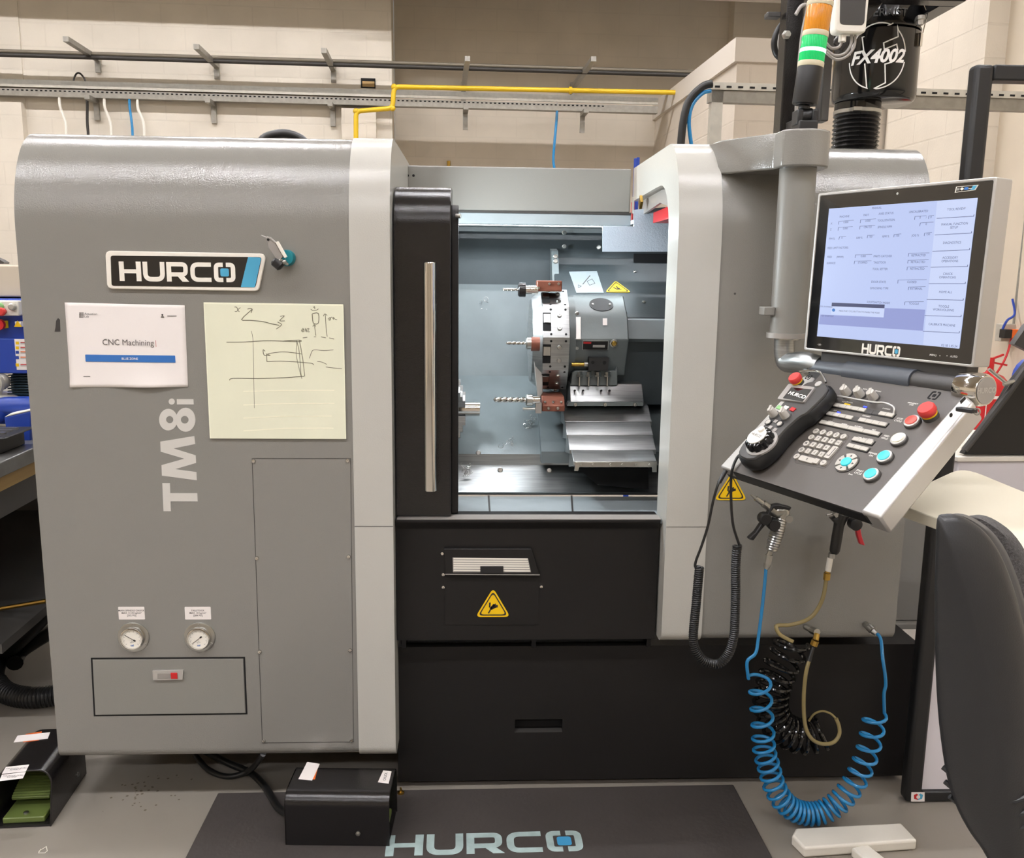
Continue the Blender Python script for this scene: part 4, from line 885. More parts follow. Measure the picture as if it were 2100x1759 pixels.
# ---------------------------------------------------------------- paper notice and glass board on the housing
def unit(pa, n=12):                                                          # bilinear patch from four corner points
    return lambda s, t: (pa[0][0]*(1-s)*(1-t)+pa[1][0]*s*(1-t)+pa[2][0]*s*t+pa[3][0]*(1-s)*t, pa[0][1]*(1-s)*(1-t)+pa[1][1]*s*(1-t)+pa[2][1]*s*t+pa[3][1]*(1-s)*t)
PC = onpx(G0, ((145, 794), (386, 793), (379, 626), (133, 620))); bl = unit(PC)
def curl(s, t): return .0012+.010*math.exp(-((s-.66)/.2)**2)*max(0, 1-t*3.6)**2+.004*math.exp(-(s/.08)**2-(t/.1)**2)
m = MB('white_paper'); n = 24; vs = []
for j in range(n+1):
    for i in range(n+1): s, t = i/n, j/n; a, b = bl(s, t); vs.append(G0.p(a, b, curl(s, t)))
m.add(vs, [(j*(n+1)+i, j*(n+1)+i+1, (j+1)*(n+1)+i+1, (j+1)*(n+1)+i) for j in range(n) for i in range(n)])
p0 = G0.p(*bl(.5, .5)); pp = m.build('paper_sign', label='white printed sheet reading CNC Machining with a blue bar', cat='paper', loc=p0)
pp.modifiers.new('t', 'SOLIDIFY').thickness = .0003
g = G0; m = MB('text_dark')
def zp(x, y): return G0.px(100+x/5.175, 480+y/5.175)                          # zoom crop coordinates of the sheet
a, b = zp(845, 1152); k = G0.sub(0, 0, .0016, 0); k = Fr(G0.p(a, b, 0), Vector((1, 0, -.006)), Vector((.004, 0, 1)), (0, -1, 0))
m.m('text_soft').text(k, 'CNC Machining', 0, .0, .0205, .0022, sx=.93, bold=.0); m.m('red').strip(G0, [zp(1138, 1125), zp(1142, 1195)], .0006, .0016, .0022); m.build('heading', pp)
m = MB('paper_blue').prism(G0, rnd([zp(395, 1352), zp(1348, 1363), zp(1343, 1288), zp(390, 1277)], .0015, 3), .0014, .0022); a, b = zp(864, 1322); m.m('text_white').text(G0, 'BLUE ZONE', a, b, .0075, .0026, bold=.01); m.build('blue_bar', pp)
m = MB('text_soft'); a, b = zp(380, 846); m.text(G0, 'Actuation', a, b, .0078, .002, 'LEFT'); a, b = zp(380, 874); m.text(G0, 'Lab', a, b, .0078, .002, 'LEFT')
for j in range(4): m.strip(G0, [zp(326, 836+j*15), zp(372, 836+j*15)], .0011, .0014, .002); m.strip(G0, [zp(331+j*12, 830), zp(332+j*12, 886)], .0006, .0014, .002)
a, b = zp(372, 1510); m.box((a, b-.0008, .0014), (a+.016, b+.0008, .002), G0); a, b = zp(1310, 868); m.box((a-.011, b-.0009, .0014), (a+.011, b+.0009, .002), G0)
a, b = zp(1208, 857); m.m('text_dark').prism(G0, circ(a, b, .0022, 12), .0014, .002); m.prism(G0, [zp(1192, 884), zp(1226, 884), zp(1220, 872), zp(1198, 872)], .0014, .002); m.build('small_print', pp)
def wb(x, y): return G0.px(400+x/5.497, 600+y/5.497, .006)
P = [wb(165, 1645), wb(1703, 1652), wb(1672, 130), wb(93, 108)]
gb = MB('whiteboard').prism(G0, P, .001, .006).build('glass_board', label='pale yellow glass board with pencil-like sketch marks', cat='board', bevel=.0008, loc=G0.p(*P[0]))
m = MB('board_edge').strip(G0, [wb(100, 118), wb(1668, 140)], .004, .006, .0062); m.strip(G0, [wb(102, 120), wb(173, 1640)], .002, .006, .0062); m.strip(G0, [wb(1668, 140), wb(1698, 1648)], .002, .006, .0062); m.build('bright_edge', gb)
m = MB('ink')
for s, wd in ((((445, 162), (470, 165), (485, 200), (500, 215)), .0016), (((512, 168), (490, 185), (470, 212), (448, 210)), .0014), (((642, 190), (525, 302), (620, 312), (760, 325), (860, 350), (950, 368)), .0018), (((592, 185), (620, 178), (645, 188), (630, 228)), .0016), (((930, 330), (975, 362), (915, 410)), .0016), (((960, 268), (1005, 262), (955, 315), (1012, 318)), .0016),
    (((635, 432), (652, 520), (658, 700), (663, 1000), (668, 1300)), .0009), (((355, 558), (560, 556), (780, 542), (1000, 546), (1180, 552), (1174, 535), (1000, 545)), .0017), (((388, 988), (430, 966), (700, 968), (1000, 958), (1200, 944), (1232, 942)), .0017), (((1176, 535), (1205, 690), (1225, 830), (1235, 942)), .0015), (((1145, 542), (1170, 640), (1185, 780), (1192, 900), (1205, 970)), .0013), (((1150, 545), (1140, 690), (1165, 820), (1195, 942)), .0011),
    (((820, 690), (920, 672), (1020, 668), (1120, 678), (1200, 692)), .0015), (((808, 690), (810, 765), (825, 776), (960, 772), (1140, 780), (1260, 790), (1320, 798), (1338, 814)), .0015), (((790, 660), (768, 645), (780, 705), (845, 706), (800, 690)), .0016), (((1322, 238), (1390, 234), (1390, 342), (1334, 342), (1320, 240)), .0018), (((1305, 185), (1325, 198), (1370, 196), (1390, 182)), .0014), (((1350, 150), (1338, 165), (1352, 170), (1346, 182)), .0014),
    (((1362, 485), (1355, 430), (1346, 365)), .0014), (((1328, 382), (1342, 360), (1362, 380)), .0014), (((1490, 495), (1478, 400), (1468, 245)), .0014), (((1446, 265), (1464, 238), (1490, 258)), .0014), (((1215, 510), (1265, 502)), .0014), (((1340, 498), (1365, 498)), .0014), (((1420, 498), (1475, 508)), .0014), (((1512, 510), (1568, 522)), .0014), (((1215, 400), (1200, 430), (1222, 440), (1225, 405), (1205, 440)), .0013), (((1240, 440), (1245, 405), (1258, 440), (1262, 408), (1285, 405), (1270, 438), (1292, 440)), .0012),
    (((1498, 298), (1520, 280), (1530, 305), (1508, 308), (1540, 275), (1560, 300), (1560, 278), (1580, 300), (1602, 305)), .0013), (((1560, 645), (1450, 652), (1340, 645), (1310, 680), (1290, 740)), .0013), (((1378, 775), (1430, 782), (1485, 808)), .0013), (((1475, 838), (1560, 848), (1655, 858)), .0013)): m.strip(G0, smoothpath([wb(*p) for p in s], 3), wd, .006, .0064) if len(s) > 2 else m.strip(G0, [wb(*p) for p in s], wd, .006, .0064)
m.build('sketch_markings', gb)
m = MB('white_line')
for y0, y1, x1 in ((1112, 1100, 1570), (1266, 1248, 1570), (1414, 1390, 1540), (1558, 1528, 1560)): m.strip(G0, [wb(545, y0), wb(1000, y1+2), wb(x1, y1)], .0022, .006, .0063)
m.build('white_rules', gb)
# dial indicator on a magnetic base
o = Q(590, 529, 0)
t = thing('dial_indicator', o, 'small silver lever dial indicator on a teal magnetic base', 'measuring tool')
MB('teal').lathe(G0.p(*G0.px(590, 529), 0), G0.n, [(.0195, 0), (.0195, .016), (.017, .022)], 24).build('magnetic_base', t)
g = FP(-.045); zi = lambda x, y: g.px(520+x/15.99, 460+y/15.99)
m = MB('silver_side').prism(g, [zi(*p) for p in ((470, 500), (560, 480), (770, 640), (800, 720), (1000, 1060), (900, 1160), (770, 1140), (510, 760))], 0, .01); m.build('lever_body', t, .001)
m = MB('white_plastic').prism(g, [zi(*p) for p in ((760, 590), (830, 560), (1110, 1060), (1060, 1110), (960, 960))], .0, .014); m.m('silver_trim').strip(g, [zi(470, 410), zi(560, 440), zi(750, 610)], .003, 0, .012); m.build('bright_edge', t)
m = MB('silver_trim').tube([g.p(*zi(265, 355), .006), g.p(*zi(470, 440), .006)], [.0006, .0018], 8); m.m('dark_hole').lathe(g.p(*zi(512, 510), .010), g.n, [(.003, 0), (.003, .001)], 12); m.build('probe_tip', t)
m = MB('black_plastic').lathe(g.p(*zi(660, 1160), .0), (zi(960, 1420)[0]-zi(660, 1160)[0], 0, zi(960, 1420)[1]-zi(660, 1160)[1]), [(.009, 0), (.013, .004), (.013, .022), (.008, .026)], 20); m.build('dial_housing', t)
m = MB('steel').tube([g.p(*zi(900, 1160), .006), g.p(*zi(1100, 1300), .0), G0.p(*G0.px(589, 538), .015)], .0035, 10); m.sph(g.p(*zi(1020, 1230), .006), .006, 8); m.sph(g.p(*zi(880, 1180), .006), .0045, 8); m.build('swivel_joint', t)

# ================================================================== OPERATOR CONSOLE
def tilted(c, ya, ti):
    ya, ti = math.radians(ya), math.radians(ti); u = Vector((math.cos(ya), math.sin(ya), 0)); n0 = Vector((u.y, -u.x, 0))
    v = Vector((0, 0, 1))*math.cos(ti)-n0*math.sin(ti); return Fr(c, u, v)
K = tilted((.728, -.463, 1.114), -68.2, 48.25); Mo = tilted((.846, -.393, 1.44), -63.7, 2)
# support arm: bracket welded to the housing, hanging tube, elbow
TYc = -.10
xt, zt = FP(TYc-.04).px(1638, 340); xtb, ztb = FP(TYc-.04).px(1638, 688)
xc_ = (xt+xtb)/2
con = thing('control_console', (xc_, TYc, ztb), 'tilted operator console with a large lit screen and key panel, hanging on a grey arm', 'control panel')
zb0, zb1 = zY(340, TYc-.06, 1640), zY(266, TYc-.04, 1640)
m = MB('grey_paint')
out = [(xc_+.062*math.cos(a), TYc+.062*math.sin(a)) for a in [math.radians(-180+10*k) for k in range(0, 20)]]
prof = [(xc_-.062, TYc)]+[(xc_+.066*math.cos(math.radians(a)), TYc+.066*math.sin(math.radians(a))) for a in range(200, 370, 10)]+[(xc_+.066, .13), (xc_-.02, .13)]
zarm = [(xc_-.055, TYc+.01)]+[(xc_+.066*math.cos(math.radians(a)), TYc+.066*math.sin(math.radians(a))) for a in range(215, 361, 8)]+[(xc_+.066, .12), (xc_-.16, .12), (xc_-.15, .04)]
m.prism(FZ(0), zarm, zb0, zb1); m.build('mount_bracket', lathe, .004)
m = MB('silver_side').tube([(xc_-.155, .11, zb1-.005), (xc_-.152, .04, zb1-.03), (xc_-.14, .02, zb1-.06), (xc_-.12, -.0, zb0+.0)], .004, 8).build('weld_bead', lathe) if False else None
m = MB('grey_flat').tube([(xc_, TYc, zb0+.005), (xc_, TYc, ztb)], .0415, 36); m.build('hanging_tube', con)
m = MB('silver_side').tube([(xc_, TYc, ztb+.004), (xc_, TYc, ztb-.008)], .049, 36); m.m('steel').tube([(xc_, TYc, ztb-.008), (xc_, TYc, ztb-.012)], .03, 24); m.build('end_cap', con)
m = MB('grey_flat').box((xc_-.066, TYc-.02, zY(646, TYc, 1578)), (xc_-.04, TYc+.02, zY(629, TYc, 1578))); m.build('stop_block', con, .002)
hl = K.p(-.225, .185, -.008)                                                    # left end of the hinge axis
hx = K.u
el = [Vector((xc_-.005, TYc, ztb)), Vector((xc_-.005, TYc, ztb-.035)), Vector((xc_-.0, TYc-.012, ztb-.065)), hl-hx*.03+Vector((-.006, 0, .006)), hl+hx*.02]
m = MB('brushed').tube(smoothpath(el, 8), .024, 24); m.build('elbow_pipe', con); m = MB('chrome').tube([hl-hx*.012, hl+hx*.006], .026, 24); m.build('elbow_collar', con)
# hinge barrel and monitor neck
ax0, ax1 = K.p(-.215, .180, -.008), K.p(.165, .180, -.008)
m = MB('hinge_grey').tube([ax0, K.p(-.115, .180, -.008)], .021, 28); m.build('hinge_barrel', con)
m = MB('hinge_grey').tube([K.p(-.114, .180, -.006), K.p(.065, .180, -.006)], .023, 28); m.build('hinge_sleeve', con)
m = MB('dark_grey').tube([K.p(.066, .180, -.008), ax1], .021, 28); m.build('hinge_barrel', con)
m = MB('dark_grey').box((-.17, -.205, -.05), (.185, -.166, -.012), Mo); m.build('monitor_neck', con, .003)
# monitor
mon = MB('silver_trim').ring(Mo, rrect(-.208, .208, -.172, .174, .004, 2), rrect(-.202, .202, -.167, .168, .003, 2), -.046, .002)
mon.box((-.207, -.171, -.046), (.207, .173, -.04), Mo); mon = mon.build('monitor_case', con, .0015)
MB('glass_dark').box((-.202, -.167, -.02), (.202, .168, .0005), Mo).build('bezel_glass', mon)
SX0, SX1, SY0, SY1 = -.174, .174, -.139, .139
f = Mo; scr = MB('screen').box((SX0, SY0, .0006), (SX1, SY1, .0012), f).build('screen', mon, label='lit pale blue display')
def sp(x, y): return Mo.px(1660+x/4.29, 370+y/4.29)
m = MB('screen_btn')
m.prism(f, [sp(*p) for p in ((1128, 183), (1485, 155), (1318, 1480), (1003, 1448))], .0012, .0014); m.build('button_column', mon)

m = MB('screen_band').prism(f, [sp(*p) for p in ((665, 1122), (1022, 1136), (1002, 1322), (86, 1264), (100, 1180), (655, 1205))], .0012, .0015); m.m('screen_btn').prism(f, [sp(*p) for p in ((203, 1078), (667, 1105), (657, 1204), (195, 1178))], .0015, .0018); m.m('screen_bar').prism(f, [sp(*p) for p in ((203, 1075), (667, 1092), (665, 1124), (200, 1106))], .0018, .002)
m.m('paper_blue').prism(f, [sp(218+14*math.cos(k*PI/6), 1140+14*math.sin(k*PI/6)) for k in range(12)], .002, .0022); m.build('message_box', mon)
m = MB('screen_text')
def st_(t, x, y, s=.0062, al='CENTER', bold=.0): a, b = sp(x, y); m.text(Mo, t, a, b, s, .0022, al, sx=.95, bold=bold)
for t, x, y in (('MANUAL', 598, 243), ('MACHINE', 314, 318), ('PART', 506, 306), ('AXES STATUS', 680, 291), ('TOOL/STATION', 680, 351), ('SPINDLE RPM', 668, 410), ('UNCALIBRATED', 966, 274), ('TOOL REVIEW', 1298, 252), ('MANUAL FUNCTION\nSETUP', 1280, 399), ('DIAGNOSTICS', 1260, 548), ('ACCESSORY\nOPERATIONS', 1242, 695), ('CHUCK\nOPERATIONS', 1222, 838), ('HOME ALL', 1203, 982), ('TOGGLE\nWORKHOLDING', 1186, 1124), ('CALIBRATE MACHINE', 1170, 1270),
    ('X', 200, 380), ('Z', 194, 432), ('0.000', 327, 368), ('0.000', 520, 356), ('0.000', 322, 423), ('-296.723', 518, 411), ('0', 980, 327), ('/', 1034, 326), ('0', 1076, 324), ('0', 1034, 384), ('FPM %', 203, 514), ('0', 292, 506), ('RAP %', 446, 506), ('100', 544, 496), ('RPM %', 677, 494), ('100', 780, 486), ('JOG %', 938, 484), ('150', 1050, 474), ('FEED LIMIT FACTORS:', 256, 594), ('FEED', 183, 674), ('(MM/M)', 275, 674), ('0.000', 480, 667), ('SURFACE', 196, 728), ('STOPPED', 474, 724), ('PARTS CATCHER', 650, 667), ('TAILSTOCK', 624, 723), ('TOOL SETTER', 627, 780), ('RETRACTED', 966, 659), ('RETRACTED', 960, 718), ('RETRACTED', 955, 777), ('DOOR STATE', 614, 893), ('CLOSED', 907, 894), ('CHUCKING TYPE', 618, 949), ('EXTERNAL', 946, 953), ('FOOTSWITCH MODE', 612, 1075), ('TOGGLE', 925, 1084)): st_(t, x, y)
st_('PRESS START CYCLE BUTTON TO ENABLE THE MODE', 440, 1156, .0046); st_('TOOL IN SPINDLE', 148, 1110, .005); st_('KEY SHORTCUT', 166, 1192, .005); st_('02:18 1.45.24', 1236, 1455, .0066)
for x0, y0, x1, y1, d in ((265, 360, 395, 350, 28), (455, 347, 590, 338, 28), (260, 414, 385, 406, 28), (450, 403, 582, 396, 28), (933, 318, 1034, 310, 28), (1056, 312, 1100, 308, 26), (980, 374, 1096, 366, 28), (268, 497, 325, 492, 24), (517, 484, 577, 480, 24), (750, 476, 812, 470, 24), (1018, 464, 1082, 457, 24), (410, 655, 555, 650, 26), (402, 710, 550, 706, 26), (878, 642, 1060, 637, 28), (873, 702, 1053, 697, 28), (866, 762, 1046, 757, 28), (785, 876, 1035, 872, 30), (878, 937, 1026, 934, 28), (845, 1068, 1010, 1066, 28)):
    m.strip(Mo, [sp(x0-4, y0+d), sp(x0, y0), sp(x1, y1)], .0006, .0014, .002)
for x0, y0, x1, y1 in ((1125, 334, 1450, 315), (1108, 480, 1430, 463), (1088, 624, 1412, 610), (1072, 764, 1395, 757), (1055, 908, 1375, 908), (1038, 1047, 1357, 1053), (1020, 1188, 1338, 1198), (1003, 1326, 1322, 1342)): m.strip(Mo, [sp(x0, y0), sp(x1, y1), sp(x1+3, y1-16)], .0009, .0014, .002)
m.build('screen_markings', mon)
b_ = Mo.sub(0, 0, .0006); a0, b0 = Mo.px(1767, 727); a1, _ = Mo.px(1846, 727); a_, b1 = Mo.px(1767, 705)
m = MB('badge_white'); Hh = (b1-b0)*.93; L_ = (a1-a0); q0 = Mo.p(a0, b0+.003, .0006)
hurco(m, Fr(q0, Mo.u, Mo.v, Mo.n), 0, 0, Hh, 'badge_white', 'badge_blue', 0, .0008); m.v = [q0+Mo.u*((v-q0).dot(Mo.u)*L_/(Hh*5.98))+Mo.v*(v-q0).dot(Mo.v)+Mo.n*(v-q0).dot(Mo.n) for v in m.v]; m.build('maker_lettering', mon)
P = [Mo.px(x, y) for x, y in ((1959, 395), (2001, 390), (2008, 379), (1962, 383))]
m = MB('badge_white').prism(Mo, P, .0006, .0018); c_ = (sum(p[0] for p in P)/4, sum(p[1] for p in P)/4); sh = lambda k: [(c_[0]+(p[0]-c_[0])*k, c_[1]+(p[1]-c_[1])*k*.92) for p in P]; m.m('glass_dark').prism(Mo, sh(.9), .0018, .002); m.m('badge_blue').prism(Mo, [sh(.9)[1], sh(.9)[2], (sh(.9)[2][0]-.008, sh(.9)[2][1]), (sh(.9)[1][0]-.008, sh(.9)[1][1])], .002, .0022)
m.m('silver_side').box((c_[0]-.020, c_[1]-.0022, .002), (c_[0]-.013, c_[1]+.0018, .0023), Mo); m.m('badge_white').prism(Mo, [(c_[0]-.012, c_[1]), (c_[0]-.008, c_[1]-.003), (c_[0]-.004, c_[1]), (c_[0]-.008, c_[1]+.003)], .002, .0023); m.m('paper_blue').box((c_[0]-.003, c_[1]-.0025, .002), (c_[0]+.005, c_[1]+.0025, .0023), Mo); m.m('badge_white').box((c_[0]+.005, c_[1]-.0012, .002), (c_[0]+.013, c_[1]-.0004, .0023), Mo); m.build('corner_badge', mon)
m = MB('text_white')
for t, x, y in (('MENU', 1090, 1537), ('v', 1150, 1540), ('^', 1212, 1546), ('AUTO', 1272, 1550), ('- (o) -', 92, 1442)): a, b = sp(x, y); m.text(Mo, t, a, b, .0055, .0009)
m.build('touch_symbols', mon); a, b = Mo.px(1841, 397); MB('silver_trim').lathe(Mo.p(a, b, .0005), Mo.n, [(.0025, 0), (.0025, .0005)], 14).build('camera_dot', mon)
# key panel
MB('console_black').box((-.212, -.150, -.030), (.205, .165, -.001), K).build('panel_body', con, .003)
pn = MB('panel_grey').box((-.175, -.149, -.001), (.198, .168, .0), K).build('panel_face', con)
MB('silver_trim').prism(K, [(-.217, -.150), (-.172, -.150), (-.178, .142), (-.213, .142)], -.022, .004).build('side_rail', con, .004, label='silver left edge rail')
MB('silver_trim').prism(K, [(.190, -.150), (.236, -.150), (.228, .14), (.197, .156)], -.040, .005).build('side_rail', con, .005, label='silver right edge rail, deeper than the left one')
rs = Fr(K.p(.232, .14, 0), (K.p(.245, -.15, 0)-K.p(.232, .14, 0)), K.n); rs.n = -rs.u.cross(rs.v) if rs.u.cross(rs.v).dot(K.u) < 0 else rs.u.cross(rs.v)
a, b = rs.px(1982, 848); m = MB('black_plastic'); P = [rs.px(x, y) for x, y in ((1968, 822), (1978, 813), (1980, 818), (1970, 828))]; m.prism(rs, P, 0, .0012); m.build('port', con)
P = [rs.px(x, y) for x, y in ((1960, 838), (1962, 832), (1990, 828), (1990, 838))]
a, b = rs.px(1964, 838); c, d = rs.px(1976, 836)
q0 = rs.p(a, b, .001)
usb = thing('usb_stick', q0, 'small black memory stick plugged into the right side of the console', 'memory stick')
MB('black_plastic').bar(q0, q0+rs.n*.014+(K.u*.02), .016, .008).build('body', usb, .002); MB('steel').ring(Fr(q0+rs.n*.014+K.u*.024, K.u, Vector((0, 0, 1))), circ(0, 0, .007, 16), circ(0, 0, .005, 16), -.001, .001).build('ring', usb)
a, b = rs.px(1950, 851); MB('dark_hole').lathe(rs.p(a, b, 0), rs.n, [(.004, 0), (.004, .0006)], 14).build('screw_hole', con)
# chrome knob at the right end of the hinge
kc = K.p(.166, .180, -.006); m = MB('chrome')
L = []
for r, h in ((.022, 0), (.029, .005), (.031, .016), (.031, .05), (.028, .056)):
    L.append([kc+K.u*h+(K.v*math.cos(2*PI*k/48)+K.n*math.sin(2*PI*k/48))*(r*(1-.05*(abs(math.cos(3*2*PI*k/48))**6)) if .01 < h < .053 else r) for k in range(48)])
m.loft(L); kn = m.build('chrome_knob', con, label='fluted chrome knob'); 
cf = Fr(kc+K.u*.056, K.v.cross(K.u)*-1, K.v, K.u); cf = Fr(kc+K.u*.0565, Vector((K.u.cross(K.v))*-1), K.v); cf.n = K.u.copy(); 
m = MB('silver_side').prism(cf, circ(0, 0, .025, 32), 0, .001); m.build('end_disc', kn); m = MB('silver_trim'); m.text(Fr(cf.o, Vector((0, 0, 1)).cross(K.u), (0, 0, 1), K.u), 'HURCO', 0, 0, .014, .0012, bold=.02); m.build('embossed_name', kn)
def kq(x, y, h=0): return K.px(x, y, h)
def keybox(mb, a0, a1, b0, b1, h=.004): return mb.box((a0, b0, 0), (a1, b1, h), K)
# rows of soft keys
def krow(x0, y0, x1, y1, n, hh, dark=()):
    (a0, b0), (a1, b1) = kq(x0, y0), kq(x1, y1); b = (b0+b1)/2; w_ = (a1-a0)/n
    MB('black_plastic').box((a0-.0015, b-hh/2-.0015, 0), (a1+.0015, b+hh/2+.0015, .0012), K).build('key_surround', pn)
    for i in range(n):
        MB('key_dark' if i in dark else 'key_grey').box((a0+w_*i+.0002, b-hh/2, .0012), (a0+w_*(i+1)-.0002, b+hh/2, .0045 if i not in dark else .002), K).build('soft_key', pn, .0008)
z2p = lambda x, y: (1620+x/5.863, 770+y/5.863)
krow(*z2p(520, 368), *z2p(1262, 485), 9, .0095, (5, 6)); krow(*z2p(445, 473), *z2p(1180, 592), 9, .0095, (4,)); krow(*z2p(362, 578), *z2p(1095, 703), 4, .0095)
krow(*z2p(760, 775), *z2p(1010, 815), 3, .0095); krow(*z2p(698, 852), *z2p(950, 897), 3, .0095)
a, b = kq(*z2p(688, 347)); m = MB('yellow').box((a-.008, b-.0022, 0), (a+.008, b+.0022, .0006), K); m.build('yellow_legend', pn)
for x, y in ((915, 392), (598, 460)): a, b = kq(*z2p(x, y)); MB('led_blue').box((a-.004, b-.0014, .003), (a+.004, b+.0014, .0052), K).build('blue_indicator', pn)
# numeric pad
P = [kq(*z2p(x, y)) for x, y in ((40, 1045), (430, 1120), (730, 715), (330, 640))]; 
ring_o = rnd(P, .01, 4); m = MB('text_soft').strip(K, ring_o, .0006, 0, .0005, closed=True); m.build('keypad_outline', pn)
rows = [((322, 680, 'W'), (405, 694, 'X'), (485, 712, 'Y'), (567, 727, 'Z'), (652, 745, '('))
        , ((266, 752, 'G'), (346, 768, '7'), (428, 784, '8'), (510, 802, '9'), (592, 822, 'DEL')), ((206, 828, 'M'), (286, 843, '4'), (368, 861, '5'), (448, 880, '6')), ((148, 905, '@'), (227, 921, '1'), (308, 938, '2'), (388, 960, '3')), ((90, 982, 'F'), (325, 1040, '.'), (410, 1060, '+/-'))]
for ri, row in enumerate(rows):
    for ci, (x, y, t) in enumerate(row):
        a, b = kq(*z2p(x, y)); rd = ri == 0 or ci == 0 or t == '+/-'
        m = MB('key_grey').prism(K, circ(a, b, .0068, 20) if rd else rrect(a-.0062, a+.0062, b-.0062, b+.0062, .0015, 3), 0, .004); m.m('text_dark').text(K, t, a, b, .0075 if len(t) < 2 else .0045, .0043, bold=.01); m.build('number_key', pn)
(a0, b0), (a1, b1) = kq(*z2p(140, 1000)), kq(*z2p(290, 1040)); b = (b0+b1)/2; m = MB('key_grey').prism(K, rrect(a0-.003, a1+.001, b-.0065, b+.0065, .002, 3), 0, .004); m.m('text_dark').text(K, '0', (a0+a1)/2, b, .0075, .0043, bold=.01); m.build('number_key', pn)
(a0, b0), (a1, b1) = kq(*z2p(470, 990)), kq(*z2p(535, 880)); ac = (a0+a1)/2; m = MB('key_grey').prism(K, rrect(ac-.0068, ac+.0068, b0-.004, b1+.004, .002, 3), 0, .004); m.m('text_dark').strip(K, [(ac+.003, b1), (ac+.003, b0+.003), (ac-.004, b0+.003)], .0012, .004, .0043); m.build('enter_key', pn)
# round cursor pad
a0, b0 = kq(*z2p(688, 1055)); m = MB('key_dark').prism(K, circ(a0, b0, .0245, 32), 0, .0015); m.build('cursor_ring', pn)
for k in range(4):
    q = [math.radians(45+90*k-90+d) for d in (-38, -25, -12, 0, 12, 25, 38)]; pts = [(a0+.0225*math.cos(t), b0+.0225*math.sin(t)) for t in [x+PI/4 for x in q]]+[(a0+.0115*math.cos(t), b0+.0115*math.sin(t)) for t in [x+PI/4 for x in q[::-1]]]
    m = MB('key_grey').prism(K, pts, .0015, .0045); c = q[3]+PI/4; m.m('text_dark').prism(K, [(a0+(.0165+.003*math.cos(s))*math.cos(c)-.003*math.sin(s)*math.sin(c), b0+(.0165+.003*math.cos(s))*math.sin(c)+.003*math.sin(s)*math.cos(c)) for s in (0, 2.3, -2.3)], .0045, .0048); m.build('cursor_key', pn)
MB('cyan_lit').lathe(K.p(a0, b0, .0015), K.n, [(.0105, 0), (.0105, .005), (.009, .006)], 24).build('centre_button', pn)
# large illuminated push buttons
for x, y, c, tx in ((1480, 572, 'lamp_red', 'STOP\nCYCLE'), (1318, 785, 'lamp_white', 'FEED\nHOLD'), (1152, 997, 'cyan_lit', 'POWER\nON'), (992, 1212, 'cyan_lit', 'START\nCYCLE')):
    a, b = kq(*z2p(x, y)); MB('dark_grey').lathe(K.p(a, b, 0), K.n, [(.0165, 0), (.0165, .003), (.0155, .0045)], 28).build('button_collar', pn)
    bb = MB('silver_trim').lathe(K.p(a, b, .0045), K.n, [(.0148, 0), (.0148, .003), (.0125, .004)], 28).build('push_button', pn)
    MB(c).lathe(K.p(a, b, .008), K.n, [(.0115, 0), (.0115, .002), (.010, .0025)], 28).build('lens', pn)
    m = MB('text_white').text(K, tx, a-.034, b+.001, .0058, .0005, bold=.01); m.build('legend', pn)
def estop(fr, a, b, par, k=1):
    MB('dark_grey').lathe(fr.p(a, b, 0), fr.n, [(.019*k, 0), (.0185*k, .008*k), (.017*k, .010*k)], 28).build('stop_base', par)
    MB('yellow').lathe(fr.p(a, b, .010*k), fr.n, [(.0185*k, 0), (.0185*k, .004*k)], 28).build('stop_ring', par)
    MB('estop_red').lathe(fr.p(a, b, .014*k), fr.n, [(.0185*k, 0), (.021*k, .006*k), (.0205*k, .016*k), (.018*k, .0195*k), (.008*k, .0195*k)], 32).build('stop_button', par)
a, b = K.px(1894, 828, .035); estop(K, a, b, pn, .8)
def mk_logo(mb, fr, a, b, s, h=.0006):
    mb.prism(fr, rrect(a-s*.4, a+s*.4, b-s*.4, b+s*.4, s*.15), h-.0005, h)
    for sx in (-1, 1): mb.strip(fr, [tuple(p) for p in rnd([(a+sx*s*.25, b+s), (a+sx*s, b+s), (a+sx*s, b-s), (a+sx*s*.25, b-s)], s*.5, 4, False)], s*.35, h-.0005, h)
    return mb
a, b = kq(1916, 811); mk_logo(MB('dark_hole'), K, a, b, .009).build('logo_mark', pn)
# override knobs
for x, y in ((640, 155), (800, 175), (960, 205)):
    a, b = K.px(*z2p(x+22, y+25), .012)
    MB('dark_grey').lathe(K.p(a, b, 0), K.n, [(.013, 0), (.012, .003)], 24).build('knob_skirt', pn)
    m = MB('key_grey').lathe(K.p(a, b, .003), K.n, [(.0105, 0), (.0095, .012), (.008, .018), (.006, .0185)], 14); m.box((-.0028, -.0095, .003), (.0028, .0095, .0225), K.sub(a, b, 0, .5)); m.build('override_knob', pn)
(a0, b0), (a1, b1) = K.px(1715, 809, .015), kq(1856, 842)
m = MB('silver_trim').tube(smoothpath([K.p(a0-.008, b0-.004, .0), K.p(a0, b0, .010), K.p(a0+.05, b0, .011), K.p(a0+.10, b0, .011), K.p(a0+.125, b0+.003, .011), K.p(a0+.15, b0-.002, .009), K.p(a0+.154, b0-.012, .002)], 6), .0022, 10)
m.build('knob_guard', con, label='thin bent metal guard bar')
m = MB('text_white')
